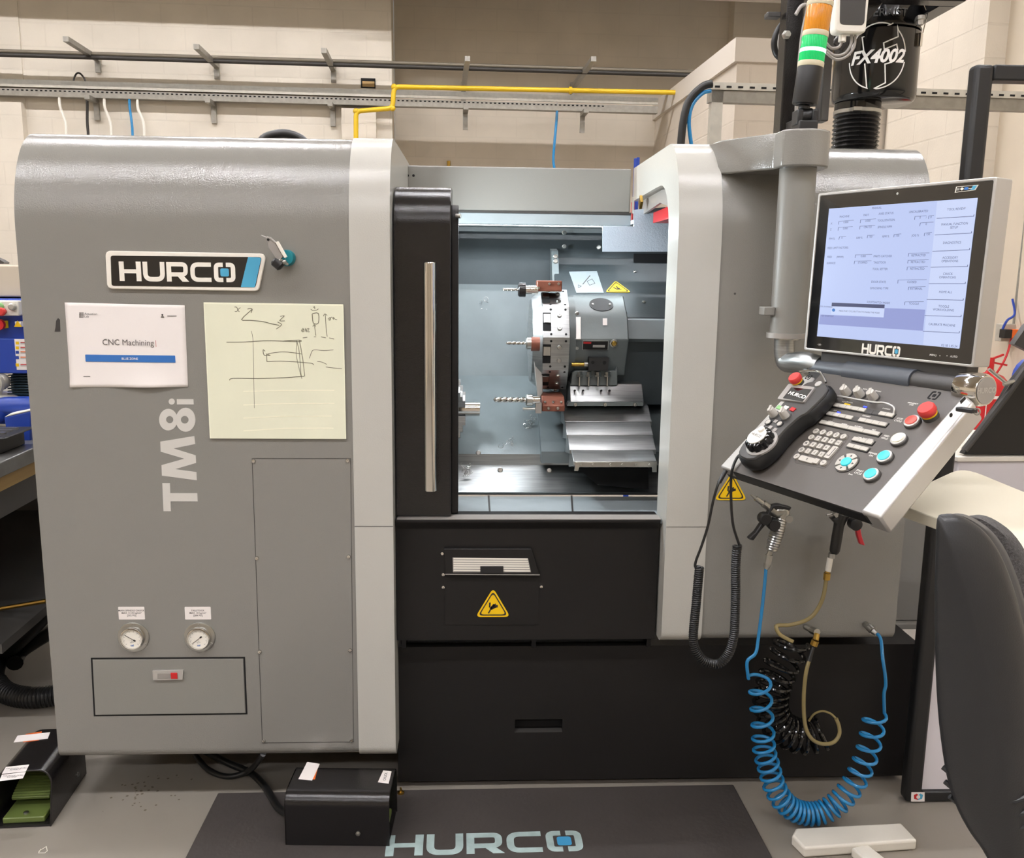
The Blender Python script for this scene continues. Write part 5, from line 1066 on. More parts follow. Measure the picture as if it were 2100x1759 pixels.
for t, x, y in (('AUTO', 655, 318), ('MANUAL', 720, 324), ('AUX', 545, 420), ('COOLANT', 920, 490), ('OVERRIDE', 1160, 402), ('SPINDLE', 1060, 190), ('RAPID', 905, 165), ('EMERGENCY\nSTOP', 1470, 345), ('Zoom', 730, 1188), ('INPUT', 486, 552), ('REVIEW', 655, 586), ('AUX MENU', 828, 616), ('HELP', 1010, 655), ('COPY', 838, 748), ('PASTE', 905, 760), ('UNDO', 970, 770)): a, b = kq(*z2p(x, y)); m.text(K, t, a, b, .0042, .0005, bold=.012)
m.build('key_legends', pn)

# ---------------------------------------------------------------- hand-held pendant lying on the left of the key panel
H0 = K.sub(0, 0, 0)
zp1 = lambda x, y, h: K.px(1460+x/7, 740+y/7, h)
pb, pt_ = zp1(640, 1340, .035), zp1(1480, 230, .035)
ang = math.atan2(pt_[1]-pb[1], pt_[0]-pb[0]); 
ca = .5*(zp1(690, 1130, .04)[0]+0), zp1(690, 1130, .04)[1]
PH = Fr(K.p(-.112, -.012, .004), K.u*math.cos(-.10)+K.v*math.sin(-.10), K.v*math.cos(-.10)-K.u*math.sin(-.10), K.n)
pnd = thing('handheld_pendant', PH.p(0, 0, 0), 'black hand-held jog pendant with a red stop button lying on the console', 'remote control')
def half(b):                                                                 # outline half width along the length
    T = [(-.128, .012), (-.122, .030), (-.105, .041), (-.075, .044), (-.045, .037), (-.02, .034), (0, .036), (.02, .038), (.032, .048), (.075, .048), (.095, .046), (.11, .038), (.118, .022)]
    for i in range(len(T)-1):
        if T[i][0] <= b <= T[i+1][0]: t = (b-T[i][0])/(T[i+1][0]-T[i][0]); return T[i][1]*(1-t)+T[i+1][1]*t
    return .012
bs = [-.128, -.125, -.12, -.112, -.1, -.085, -.07, -.055, -.045, -.035, -.025, -.015, -.005, .005, .015, .023, .03, .036, .05, .065, .08, .092, .102, .11, .115, .118]
outl = [(half(b), b) for b in bs]+[(-half(b), b) for b in bs[::-1]]
cen = (0, -.005); sc2 = lambda k: [(cen[0]+(p[0]-cen[0])*k, cen[1]+(p[1]-cen[1])*(1-(1-k)*.45)) for p in outl]
m = MB('black_rubber').loft([[PH.p(a, b, h) for a, b in sc2(k)] for k, h in ((.86, 0), (.97, .006), (1, .016), (.98, .026), (.9, .032))]); m.build('rubber_body', pnd, smooth=50)
m = MB('dark_grey').loft([[PH.p(a, b, h) for a, b in sc2(k)] for k, h in ((.88, .031), (.88, .035), (.85, .037))]); m.build('face_plate', pnd)
def pq(x, y, h=.038): return PH.px(1460+x/7, 740+y/7, h)
P = [pq(*p) for p in ((945, 560), (1330, 610), (1490, 390), (1110, 345))]; m = MB('silver_side').prism(PH, rnd(P, .004, 4), .034, .042); sc_ = m.build('display_frame', pnd, .001)
P = [pq(*p, .042) for p in ((1018, 535), (1300, 585), (1435, 410), (1140, 380))]; m = MB('glass_dark').prism(PH, P, .042, .0425); m.build('display_glass', sc_)
a, b = pq(1225, 492, .0425); m = MB('text_white').text(PH, 'HURCO', a, b, .0125, .0432, bold=.03, sx=1.25); m.build('display_name', sc_)
for x, y, c in ((965, 668, 'sign_green'), (1060, 672, 'white_plastic'), (1160, 695, 'red')): a, b = pq(x, y); m = MB(c).box((a-.007, b-.005, .037), (a+.007, b+.005, .0395), PH); m.build('colour_key', pnd, .001)
for x, y in ((895, 775), (1060, 800)):
    a, b = pq(x, y); MB('dark_grey').lathe(PH.p(a, b, .037), PH.n, [(.013, 0), (.012, .002)], 20).build('knob_skirt', pnd)
    m = MB('key_grey').lathe(PH.p(a, b, .039), PH.n, [(.0095, 0), (.0085, .014), (.007, .018)], 14); m.box((-.0025, -.0085, .037), (.0025, .0085, .060), PH.sub(a, b, 0, .5)); m.build('selector_knob', pnd)
for x, y in ((810, 880), (975, 905)): a, b = pq(x, y); m = MB('black_plastic').lathe(PH.p(a, b, .037), PH.n, [(.0085, 0), (.0085, .002)], 20); m.m('key_grey').lathe(PH.p(a, b, .039), PH.n, [(.006, 0), (.006, .001)], 20); m.build('round_key', pnd)
for x, y in ((915, 865), (840, 950), (905, 985)): a, b = pq(x, y); MB('silver_side').prism(PH, rrect(a-.005, a+.005, b-.004, b+.004, .001), .037, .0385).build('small_key', pnd)
a, b = pq(1190, 235, .05); estop(Fr(PH.p(0, 0, .036), PH.u, PH.v, PH.n), *Fr(PH.p(0, 0, .036), PH.u, PH.v, PH.n).px(1460+1190/7, 740+240/7, .018), pnd, .68)
a, b = pq(1390, 232); mk_logo(MB('dark_hole'), PH, a, b, .006, .0385).build('logo_mark', pnd)
a, b = pq(1522, 320, .04); MB('silver_trim').lathe(PH.p(a, b, .036), PH.n, [(.008, 0), (.0078, .003)], 20).build('key_lock', pnd)
# jog wheel
a, b = pq(690, 1140, .045); m = MB('silver_side').lathe(PH.p(a, b, .034), PH.n, [(.036, 0), (.036, .004), (.033, .006)], 36); m.build('dial_ring', pnd)
m = MB('black_gloss'); L = []
for r, h in ((.031, .038), (.0315, .044), (.029, .055), (.024, .058)):
    L.append([PH.p(a, b, h)+(PH.u*math.cos(2*PI*k/70)+PH.v*math.sin(2*PI*k/70))*(r*(1-.11*max(0, math.cos(5*2*PI*k/70*2)))) for k in range(70)])
m.loft(L); m.build('jog_wheel', pnd)
m = MB('white_plastic').lathe(PH.p(a, b, .058), PH.n, [(.022, 0), (.022, .002), (.020, .003)], 30); m.m('text_dark').text(PH, 'HURCO', a, b, .009, .0613, bold=.01); m.build('wheel_cap', pnd)
c, d = pq(712, 985, .062); m = MB('white_plastic').lathe(PH.p(c, d, .052), PH.n, [(.007, 0), (.0075, .012), (.006, .014)], 18); m.build('crank_knob', pnd)
# handle wire at the top
P = [pq(x, y, .02) for x, y in ((1260, 150), (1400, 140), (1530, 150), (1580, 200), (1640, 310))]; m = MB('chrome').tube(smoothpath([PH.p(p[0], p[1], .02) for p in P], 5), .0025, 10); m.build('hanging_hook', pnd)
# coiled cord from the pendant, looping down and back under the console
cy = -.34; f = FP(cy)
dn = [PH.p(pq(470, 1310, .01)[0], pq(470, 1310, .01)[1], .012), K.p(*K.px(1512, 938, .012), .012), K.p(*K.px(1502, 962, .008), .008)]
zc1 = lambda x, y: (1400+x/3.823, 940+y/3.823)
def cpt(x, y, Y=cy): return Q(*zc1(x, y), Y)
A = dn+[cpt(378, 200), cpt(383, 400), cpt(400, 540), cpt(445, 680)]
MB('black_rubber').tube(smoothpath(A, 8), [.0036]*200 if False else .0030, 8).build('cord', pnd)
cp = [(428, 680), (415, 850), (415, 1050), (410, 1250), (400, 1400), (360, 1530), (290, 1605), (215, 1605), (140, 1560), (90, 1470), (85, 1350), (105, 1150), (118, 1000), (132, 850)]
C_ = smoothpath([cpt(x, y) for x, y in cp], 6); ln = [0]
for i in range(1, len(C_)): ln.append(ln[-1]+(C_[i]-C_[i-1]).length)
tt = [l/ln[-1]*112 for l in ln]
MB('black_rubber').tube(helix(C_, tt, .0082, 12), .0026, 6).build('coiled_cord', pnd)
B = [cpt(132, 850), cpt(100, 850), cpt(105, 800), cpt(150, 680), cpt(200, 520), cpt(240, 330), cpt(275, 210), cpt(310, 130, -.33)]
MB('black_rubber').tube(smoothpath(B, 8), .0030, 8).build('cord', pnd)
MB('black_plastic').tube([cpt(285, 190, -.335), cpt(338, 95, -.325)], .0048, 10).build('cord_plug', pnd)
# warning triangle on the right housing, behind the cords
a, b = G0.px(1499, 1006); warning(G0.sub(a, b, .001), .079).build('warning_sign', lathe, label='yellow triangular warning sign below the console')
a, b = G0.px(1507, 602); MB('dark_grey').lathe(G0.p(a, b, 0), G0.n, [(.003, 0), (.003, .0006)], 8).build('paint_chip', lathe)

# ================================================================== ON TOP OF THE MACHINE
sx_, sy_ = xc_, TYc
f = FP(-.09)
tw = thing('signal_tower', f.p(*f.px(1652, 262)), 'red, amber and green signal light tower with the green lamp lit', 'signal light')
def tp(x, y): return f.p(*f.px(x, y))
ax_ = tp(1683, 0)-tp(1650, 215); Lx = ax_.length; ax_.normalize(); R_ = f.px(1706, 60)[0]-f.px(1655, 60)[0]; R_ = R_/2*.99
def seg(y0, y1, r, mname, nm, prof=None, n=32):
    t0, t1 = (215-y0)/215*Lx, (215-y1)/215*Lx; b0 = tp(1650, 215)
    return MB(mname).lathe(b0+ax_*t0, ax_, prof or [(r*.98, 0), (r, .002), (r, t1-t0-.002), (r*.98, t1-t0)], n).build(nm, tw)
seg(216, 212, R_*.7, 'black_plastic', 'tower_foot'); seg(214, 138, R_*1.0, 'console_black', 'tower_base'); seg(138, 127, R_*1.03, 'ring_cream', 'joint_ring'); seg(127, 76, R_, 'green_lit', 'green_lens', n=48); seg(76, 65, R_*1.03, 'ring_cream', 'joint_ring'); seg(65, 14, R_, 'amber', 'amber_lens', n=48); seg(14, 3, R_*1.03, 'ring_cream', 'joint_ring'); seg(3, -48, R_, 'red_lens', 'red_lens', n=48); seg(-48, -60, R_*1.02, 'console_black', 'top_cap')
t0 = (215-103)/215*Lx; MB('green_core').lathe(tp(1650, 215)+ax_*(t0-.006), ax_, [(R_*1.004, 0), (R_*1.004, .008)], 32, cap=False).build('lit_band', tw)
bl_ = Q(1652, 250, -.09)
m = MB('black_plastic'); p0 = tp(1650, 216); m.tube([p0, tp(1648, 226)], .013, 14); m.tube([tp(1636, 240)+Vector((0, 0, 0)), tp(1666, 236)], .016, 14); m.box((tp(1628, 262).x, -.11, tp(1628, 258).z), (tp(1640, 262).x, -.07, tp(1628, 226).z)); m.box((tp(1658, 262).x, -.11, tp(1628, 258).z), (tp(1670, 262).x, -.07, tp(1628, 226).z)); m.box((tp(1630, 262).x, -.12, zb1+.0005), (tp(1668, 262).x, -.06, tp(1628, 250).z)); m.build('swivel_mount', tw, .003)
# dark square post behind the tower and the strut that leans to the right
f2_ = FP(.25); m = MB('dark_grey'); fp_ = thing('support_stand', (f2_.px(1620, 300)[0], .25, ZT), 'black box-section stand on the machine top carrying the mist filter', 'stand')
a0, a1 = f2_.px(1600, 262)[0], f2_.px(1634, 262)[0]; b1 = f2_.px(1620, 22)[1]
MB('black_paint').box((a0, .25, ZT), (a1, .31, b1+.35)).build('post', fp_, .004)
m = MB('steel').lathe((f2_.px(1612, 72)[0], .25, f2_.px(1612, 72)[1]), (0, -1, 0), [(.012, 0), (.012, .004), (.008, .005), (.008, .016)], 6); m.build('bolt', fp_)
a2, a3 = FP(.12).px(1688, 150)[0], FP(.12).px(1706, 150)[0]; zb_, zt_ = FP(.12).px(1690, 248)[1], FP(.12).px(1700, 80)[1]
MB('dark_grey').box((a2, .12, zb_), (a3, .16, zt_+.5)).build('front_strut', fp_, .003)
MB('dark_grey').bar((a2+.01, .14, zb_+.02), (a2-.03, .26, zb_-.0), .03, .03).bar((a2-.03, .26, zb_), (a1-.01, .28, zb_-.01), .03, .03).build('strut_foot', fp_, .003)
f3 = FP(.35); tz = f3.px(1900, 12)[1]
xL, xR = f3.px(1712, 10)[0], f3.px(1962, 10)[0]
m = MB('black_paint').box((a2, .30, tz), (xR, .35, tz+.05)); m.build('front_beam', fp_, .003)
m = MB('black_paint').box((a2+.1, .78, tz), (xR, .83, tz+.05)); m.build('rear_beam', fp_, .003)
m = MB('black_paint').box((xR-.05, .35, tz), (xR, .78, tz+.05)); m.build('side_beam', fp_, .003); MB('black_paint').box((a0, .25, tz+.06), (a2+.02, .35, tz+.11)).build('top_beam', fp_, .003)
MB('black_paint').bar(f3.p(*f3.px(1712, 100)), f3.p(*f3.px(1830, -40)), .035, .03, (0, 1, 0)).build('brace', fp_, .003)
MB('dark_grey').box((f2_.px(1582, 20)[0], .28, f2_.px(1600, 28)[1]), (f2_.px(1610, 20)[0], .31, f2_.px(1600, 17)[1])).build('side_stub', fp_, .002)
# mist filter drum
fc = .52; f = FP(fc); cxr = f.px(1797, 110)[0]; Rd = (f.px(1878, 110)[0]-f.px(1711, 110)[0])/2*.97
zt_, zb_ = FP(fc-.12).px(1790, 52)[1], FP(fc-.12).px(1790, 192)[1]
fl = thing('mist_filter', (cxr, fc, zb_), 'black drum-shaped oil mist filter marked FX4002 above the machine', 'filter')
MB('black_gloss').lathe((cxr, fc, zb_), (0, 0, 1), [(Rd*.9, -.006), (Rd*.97, 0), (Rd, .012), (Rd, zt_-zb_), (Rd*.97, zt_-zb_+.004)], 56).build('drum', fl)
MB('black_gloss').lathe((cxr, fc, zt_+.006), (0, 0, 1), [(Rd*1.0, 0), (Rd*1.01, .004), (Rd*.97, .012), (Rd*.95, .07), (Rd*.9, .09)], 56).build('lid', fl)
def cylmap(mb_src, R_, x0, z0):                                               # wraps flat lettering round the drum
    out = []
    for v in mb_src.v:
        a = (v.x-x0)/R_+ca0; r = R_+(-v.y); out.append(Vector((cxr+r*math.sin(a), fc-r*math.cos(a), v.z)))
    mb_src.v = out; return mb_src
fz = FP(0); ca0 = .02
vdir = Vector((cxr, fc, 0))-Vector((CAM.x, CAM.y, 0)); ca0 = -math.atan2(vdir.x, vdir.y)*.92
zmid = (FP(fc-.12).px(1800, 113)[1]); s = (f.px(1858, 112)[0]-f.px(1750, 112)[0])/2
m = MB('text_white'); xo = 0
def arcpts(a0_, a1_, r, n=18): return [(xo+r*math.cos(math.radians(a0_+(a1_-a0_)*k/n))*1.0, zmid+r*1.12*math.sin(math.radians(a0_+(a1_-a0_)*k/n))) for k in range(n+1)]
def ul(x, y): return (xo+(x-1415)/315*s, zmid+(655-y)/350*s*1.12)              # coordinates in the zoomed crop of the emblem
big = s; wl_ = .0032
m.strip(fz, [ul(1555, 315), ul(1235, 440), ul(1265, 595)], wl_, 0, .001); m.strip(fz, arcpts(63, 255, big)[::1]+[ul(1325, 990), ul(1285, 725)] if False else arcpts(68, 172, big), wl_, 0, .001)
m.strip(fz, arcpts(186, 254, big)+[ul(1325, 985), ul(1285, 725)], wl_, 0, .001)
m.strip(fz, [ul(1632, 600), ul(1612, 535), ul(1480, 588), ul(1468, 520), ul(1622, 455), ul(1605, 345)]+arcpts(50, 8, big), wl_, 0, .001)
m.strip(fz, [ul(1575, 725), ul(1500, 745), ul(1520, 945), ul(1410, 998)]+arcpts(-88, -10, big), wl_, 0, .001)
m.text(fz, 'FX4002', xo, zmid-.002, s*.62, .0014, bold=.035, shear=.25, sx=.95)
cylmap(m, Rd+.0006, 0, 0); m.build('emblem', fl)
m = MB('chair_rim'); m.text(fz, 'FILTERMIST', .0, zt_+.038, .030, .001, bold=.01); cylmap(m, Rd*.965+.001, 0, 0); m.build('lid_lettering', fl)
for a in (.75, -2.0):
    p = Vector((cxr+Rd*math.sin(a), fc-Rd*math.cos(a), zt_-.01)); d = Vector((math.sin(a), -math.cos(a), 0)); m = MB('chrome').box((-.008, -.035, 0), (.008, .0, .01), Fr(p, Vector((0, 0, 1)).cross(d), (0, 0, 1), d)); m.tube([p+d*.012, p+d*.02+Vector((0, 0, .05)), p+d*.008+Vector((0, 0, .075))], .0016, 6); m.build('clip', fl)
for x in (-.09, .085): m = MB('white_plastic').lathe((cxr+x, fc-.08, tz-.001), (0, 0, -1), [(.012, 0), (.012, .01), (.009, .012), (.009, .025)], 12); m.build('mounting_bolt', fl)
# corrugated duct
g = FP(fc); dx = g.px(1756, 255)[0]; Rh = (g.px(1803, 255)[0]-g.px(1709, 255)[0])/2*.98
MB('black_gloss').lathe((dx, fc, ZT), (0, 0, 1), [(Rh*.92 if k % 2 else Rh*1.0, k*(zb_-.042-ZT)/24) for k in range(25)]+[(Rh*.97, zb_-.04-ZT), (Rh*.97, zb_-.007-ZT)], 40).build('corrugated_duct', label='black corrugated duct rising from the machine top to the drum', cat='duct', loc=(dx, fc, ZT))
t = MB('steel').lathe((dx, fc, zb_-.038), (0, 0, 1), [(Rh*.975, 0), (Rh*1.0, .001), (Rh*1.0, .011), (Rh*.975, .012)], 40).build('hose_clamp', label='silver band clamp round the top of the corrugated duct', cat='clamp')
MB('steel').box((dx-Rh*.6, fc-Rh*1.0-.006, zb_-.037), (dx-Rh*.25, fc-Rh*.88, zb_-.027)).build('clamp_screw', t)
# white sensor box and its cables
f = FP(.02); P = [f.px(x, y) for x, y in ((1712, 66), (1776, 68), (1788, -60), (1718, -62))]
t = thing('sensor_box', f.p(*P[0]), 'white sensor box with a dark front hanging above the signal tower', 'sensor')
MB('white_plastic').prism(f, rnd(P, .012, 5), -.035, 0).build('case', t, .004); MB('dark_grey').prism(f, rnd([f.px(x, y) for x, y in ((1722, 50), (1772, 52), (1780, -58), (1724, -60))], .01, 5), .0, .001).build('dark_face', t)
m = MB('white_plastic').tube([f.p(*f.px(1734, 68), -.018), f.p(*f.px(1733, 82), -.018)], .009, 12); m.build('cable_gland', t)
for i, pts in enumerate((((1733, 80), (1727, 92), (1712, 95), (1700, 84)), ((1753, 66), (1751, 88), (1738, 106), (1718, 110), (1700, 98)), ((1760, 66), (1758, 92), (1742, 112), (1720, 118), (1700, 104)))): MB('silver_side').tube(smoothpath([f.p(*f.px(x, y), -.018) for x, y in pts], 6), .0035, 8).build('cable', t)
f = FP(.1); pts = ((1632, 262), (1635, 180), (1644, 80), (1655, 20), (1652, 10), (1642, 14), (1632, 30))
MB('silver_side').tube(smoothpath([f.p(*f.px(x, y)) for x, y in pts], 6), .0045, 8).build('tower_cable', label='pale grey cable running up beside the signal tower', cat='cable')
f = FP(.42); pts = ((1625, 30), (1600, 55), (1588, 85), (1592, 110), (1606, 122))
MB('black_rubber').tube(smoothpath([f.p(*f.px(x, y)) for x, y in pts], 6), .009, 10).build('cable_loop', label='thick black cable looping out left of the dark post', cat='cable')
pts = ((1620, 38), (1604, 60), (1597, 88), (1602, 112), (1612, 124)); f = FP(.4)
MB('silver_side').tube(smoothpath([f.p(*f.px(x, y)) for x, y in pts], 6), .004, 8).build('cable_loop', label='thin grey cable looping beside the thick black one', cat='cable')

# ================================================================== AIR GUN, COOLANT GUN, HOSES
f = FP(-.06); q = lambda x, y, h=0: f.p(*f.px(1400+x/3.823, 940+y/3.823), h)
t = thing('air_gun', q(690, 500), 'metal air blow gun with a black lever, hung on the right housing', 'air gun')
m = MB('steel').tube([q(535, 285), q(575, 315)], [.0012, .0045], 12); m.tube([q(572, 312), q(640, 360)], .0065, 14); m.tube([q(630, 352), q(700, 400)], .009, 8); m.build('nozzle', t)
m = MB('steel').tube(smoothpath([q(690, 395), q(730, 420), q(800, 410), q(780, 470), q(760, 520)], 4), .0135, 14); m.lathe(q(822, 465, -.01), (0, -1, 0), [(.010, 0), (.010, .024)], 16); m.build('gun_body', t)
m = MB('steel'); P0, P1 = q(775, 465), q(695, 720); n_ = 26
m.tube([P0.lerp(P1, i/n_) for i in range(n_+1)], [(.0145+.004*math.sin(PI*min(1, i/n_)))*(1 if i % 2 else .9) for i in range(n_+1)], 18); m.build('ribbed_grip', t)
m = MB('black_plastic').prism(f, [f.px(1400+x/3.823, 940+y/3.823) for x, y in ((668, 400), (690, 360), (740, 350), (845, 375), (825, 405), (740, 385), (700, 420), (650, 500), (600, 560), (545, 635), (503, 622), (560, 570), (600, 510), (640, 460))], -.008, .012); m.build('trigger_lever', t, .003)
for x, y in ((630, 460), (698, 505)): MB('black_plastic').lathe(q(x, y, .0), (0, -1, 0), [(.0, 0), (.0155, 0), (.0155, .022), (.013, .025)], 22).build('magnet_disc', t)
m = MB('steel').tube([q(690, 722), q(675, 760)], .007, 12); m.tube([q(677, 755), q(665, 820)], .010, 8); m.tube([q(668, 820), q(655, 865)], [.009, .006], 10); m.build('hose_coupling', t)
# blue coiled air hose
zb = lambda x, y: (1500+x/4.188, 1280+y/4.188)
def bp(x, y, Y=-.10): return Q(*zb(x, y), Y)
lead = [Q(1571, 1165, -.06), Q(1566, 1220, -.07), Q(1555, 1310, -.09), Q(1549, 1340, -.1), bp(135, 320)]
coil = [(225, 395, 0), (235, 440, .45), (240, 480, .8), (248, 560, 1.35), (250, 630, 1.9), (258, 710, 2.4), (262, 790, 3), (268, 860, 3.5), (272, 940, 4.1), (275, 1010, 4.8), (285, 1100, 5.8), (310, 1190, 7), (335, 1280, 8.2), (365, 1380, 9.5), (415, 1480, 11), (480, 1555, 12.6), (560, 1605, 14.6), (660, 1628, 17), (760, 1620, 19.2), (850, 1580, 21), (930, 1520, 22.6), (1000, 1440, 24), (1060, 1350, 25.2), (1110, 1250, 26.3), (1150, 1150, 27.3), (1180, 1050, 28.2), (1205, 940, 29.1), (1225, 830, 30), (1240, 740, 30.8), (1245, 680, 31.4)]
cl = [bp(x, y) for x, y, k in coil]; 
C3 = smoothpath(cl, 4); T3 = []
for i in range(len(coil)-1):
    for j in range(4): T3.append(coil[i][2]*(1-j/4)+coil[i+1][2]*j/4)
T3.append(coil[-1][2])
mn = min(p.z for p in C3); 
hp_ = helix(C3, T3, .0275, 18)
tail = [bp(1310, 600), bp(1325, 520), bp(1318, 420), bp(1300, 300), Q(1806, 1310, -.06), Q(1797, 1298, -.04)]
i1 = len(hp_)-1
while not (hp_[i1].x > hp_[i1-1].x and hp_[i1].x >= hp_[min(i1+1, len(hp_)-1)].x and i1 < len(hp_)-1): i1 -= 1
i0 = 1
while not (hp_[i0].x < hp_[i0+1].x and hp_[i0].x <= hp_[i0-1].x): i0 += 1
full = smoothpath(lead+[hp_[i0]], 5)[:-1]+hp_[i0:i1]+smoothpath([hp_[i1]]+tail, 6)
MB('blue_hose').tube(smoothpath(full, 1), .0044, 10).build('coiled_air_hose', label='bright blue spiral air hose hanging in a long loop to the floor', cat='hose', loc=lead[0])
m = MB('steel').tube([Q(1775, 1280, -.0), Q(1783, 1286, -.02)], .009, 10); m.tube([Q(1783, 1286, -.02), Q(1791, 1294, -.035)], .011, 12); m.tube([Q(1791, 1294, -.035), Q(1798, 1300, -.045)], [.009, .006], 10); m.build('air_coupling', label='steel quick coupling on the right housing at the end of the blue hose', cat='coupling')
# coolant gun
q = lambda x, y, h=0: f.p(*f.px(1640+x/5.175, 1020+y/5.175), h)
t = thing('coolant_gun', q(400, 350), 'black coolant wash gun with a red trigger, hung below the console', 'spray gun')
m = MB('black_rubber').tube([q(450, 170), q(430, 230), q(415, 300), q(395, 420), q(372, 560), q(360, 595)], [.017, .0155, .013, .0135, .013, .010], 18); m.prism(f, [f.px(1640+x/5.175, 1020+y/5.175) for x, y in ((318, 215), (380, 205), (500, 130), (515, 200), (470, 260), (380, 280))], -.012, .012); m.build('grip', t, .003)
m = MB('steel').prism(f, [f.px(1640+x/5.175, 1020+y/5.175) for x, y in ((340, 165), (430, 128), (480, 150), (370, 205))], -.01, .01); m.tube([q(285, 185), q(345, 170)], .003, 10); m.tube([q(310, 135), q(350, 130), q(362, 150)], .0025, 8); m.build('nozzle', t)
m = MB('red_plastic').prism(f, [f.px(1640+x/5.175, 1020+y/5.175) for x, y in ((560, 170), (630, 178), (625, 260), (650, 400), (685, 505), (630, 490), (600, 400), (580, 300))], -.006, .006); m.build('trigger', t, .002)
MB('black_plastic').lathe(q(565, 265, .0), (0, -1, 0), [(.0155, 0), (.0155, .022), (.013, .024)], 24).build('magnet_disc', t)
m = MB('steel').tube([q(345, 592), q(338, 640)], .0085, 10); m.build('swivel_fitting', t); MB('white_plastic').tube([q(325, 640), q(300, 780)], .0075, 12).build('clear_sleeve', t)
MB('brass').tube([q(298, 778), q(292, 800)], .006, 10).tube([q(292, 800), q(285, 870)], .009, 8).build('brass_fitting', t)
hs = thing('coiled_coolant_hose', Q(1610, 1320, -.06), 'thick black spiral coolant hose with gold translucent ends', 'hose')
P = [q(280, 872), q(262, 1000), q(225, 1120), q(150, 1240), q(50, 1310), Q(1620, 1281, -.065), bp(400, 10, -.07), bp(385, 30, -.075), bp(420, 90, -.08), bp(530, 150, -.09)]
MB('tan_hose').tube(smoothpath(P, 6), .0052, 10).build('gold_end', hs)
cc = [(520, 150, 0), (495, 230, 1.2), (440, 330, 2.6), (390, 440, 4.2), (350, 560, 6.2), (335, 680, 8.4), (360, 790, 10.6), (420, 880, 12.6), (520, 940, 14.8), (620, 965, 16.8), (720, 950, 18.6), (800, 920, 20)]
cl = [bp(x, y, -.02) for x, y, k in cc]; C3 = smoothpath(cl, 4); T3 = []
for i in range(len(cc)-1):
    for j in range(4): T3.append(cc[i][2]*(1-j/4)+cc[i+1][2]*j/4)
T3.append(cc[-1][2])
MB('black_gloss').tube(helix(C3, [t*.8 for t in T3], .043, 22), .0055, 8).build('black_coil', hs)
P = [bp(900, 810, -.06), bp(925, 880, -.06), bp(925, 950, -.065), bp(880, 1010, -.07), bp(800, 1028, -.07), bp(710, 1000, -.075), bp(650, 920, -.08), bp(625, 800, -.08), bp(622, 600, -.08), bp(640, 420, -.08), bp(665, 318, -.07)]
MB('tan_hose').tube(smoothpath(P, 6), .0052, 10).build('gold_end', hs)
P = [bp(895, 805, -.06), bp(850, 765, -.05), bp(780, 745, -.04), bp(710, 770, -.035), bp(665, 830, -.03)]
MB('tan_hose').tube(smoothpath(P, 6), .0030, 8).build('gold_loop', hs)
MB('black_rubber').tube([bp(665, 320, -.07), bp(700, 200, -.055)], [.006, .0045], 10).build('hose_sleeve', hs)
m = MB('brass').tube([bp(705, 180, -.055), bp(722, 140, -.055)], .010, 8); m.tube([bp(722, 140, -.055), bp(735, 85, -.045)], .008, 10); m.m('steel').tube([bp(735, 70, -.045), bp(690, 50, -.02)], .010, 8); m.tube([bp(690, 50, -.02), bp(640, 20, -.0)], .008, 10); m.build('coolant_fitting', label='brass and steel elbow fitting at the lower edge of the right housing', cat='fitting')

# ================================================================== FLOOR MAT AND FOOT SWITCHES
c1, c2, c3, c4 = QZ(442, 1641, .0), QZ(1505, 1616, .0), QZ(1592, 1759, 0), QZ(402, 1759, 0)
e1 = (c3-c2).normalized(); e2 = (c4-c1).normalized()
mp = [c1, Vector((c2.x, .085, 0)), Vector((c2.x+.02, -1.0, 0)), Vector((c1.x-.005, -1.0, 0))]; mp[0].y = .06; mp[0] = Vector((c1.x, .075, 0)); 
fm = MB('floor_mat').prism(FZ(0), [(p.x, p.y) for p in mp][::-1], .001, .009).build('floor_mat', label='black anti-fatigue floor mat with pale maker lettering', cat='mat', bevel=.004, loc=(0, -.3, 0))
g = FZ(.009); a0, b0 = g.px(789, 1756); a1, b1 = g.px(1199, 1744); a2, b2 = g.px(1180, 1704); Hm = (g.px(1100, 1706)[1]-g.px(1100, 1748)[1])
m = MB('mat_logo'); q0 = g.p(a0, b0, 0); hurco(m, g.sub(a0, b0, 0, .02), 0, 0, Hm, 'mat_logo', 'mat_blue', .0002, .0008); Lm = (a1-a0); uu = g.u*math.cos(.02)+g.v*math.sin(.02); vv = g.v*math.cos(.02)-g.u*math.sin(.02)
m.v = [q0+uu*((v-q0).dot(uu)*Lm/(Hm*5.98))+vv*(v-q0).dot(vv)+g.n*(v-q0).dot(g.n) for v in m.v]; m.build('mat_lettering', fm)
MB('silver_side').box((-.18, .07, .009), (.66, .085, .011)).build('metal_strip', fm) if False else None
MB('brass').lathe(QZ(822, 1626, .009), (0, 0, 1), [(.01, 0), (.01, .004), (.003, .006), (.003, .016)], 12).build('floor_bolt', label='small brass bolt standing on the floor by the black base', cat='bolt')
m = MB('white_plastic').strip(FZ(0), [FZ(0).px(*p) for p in ((79, 1746), (95, 1736), (97, 1745), (92, 1749), (79, 1749), (84, 1741))], .0016, .0004, .001); m.build('chalk_mark', label='small white triangular scribble on the floor at lower left', cat='mark')
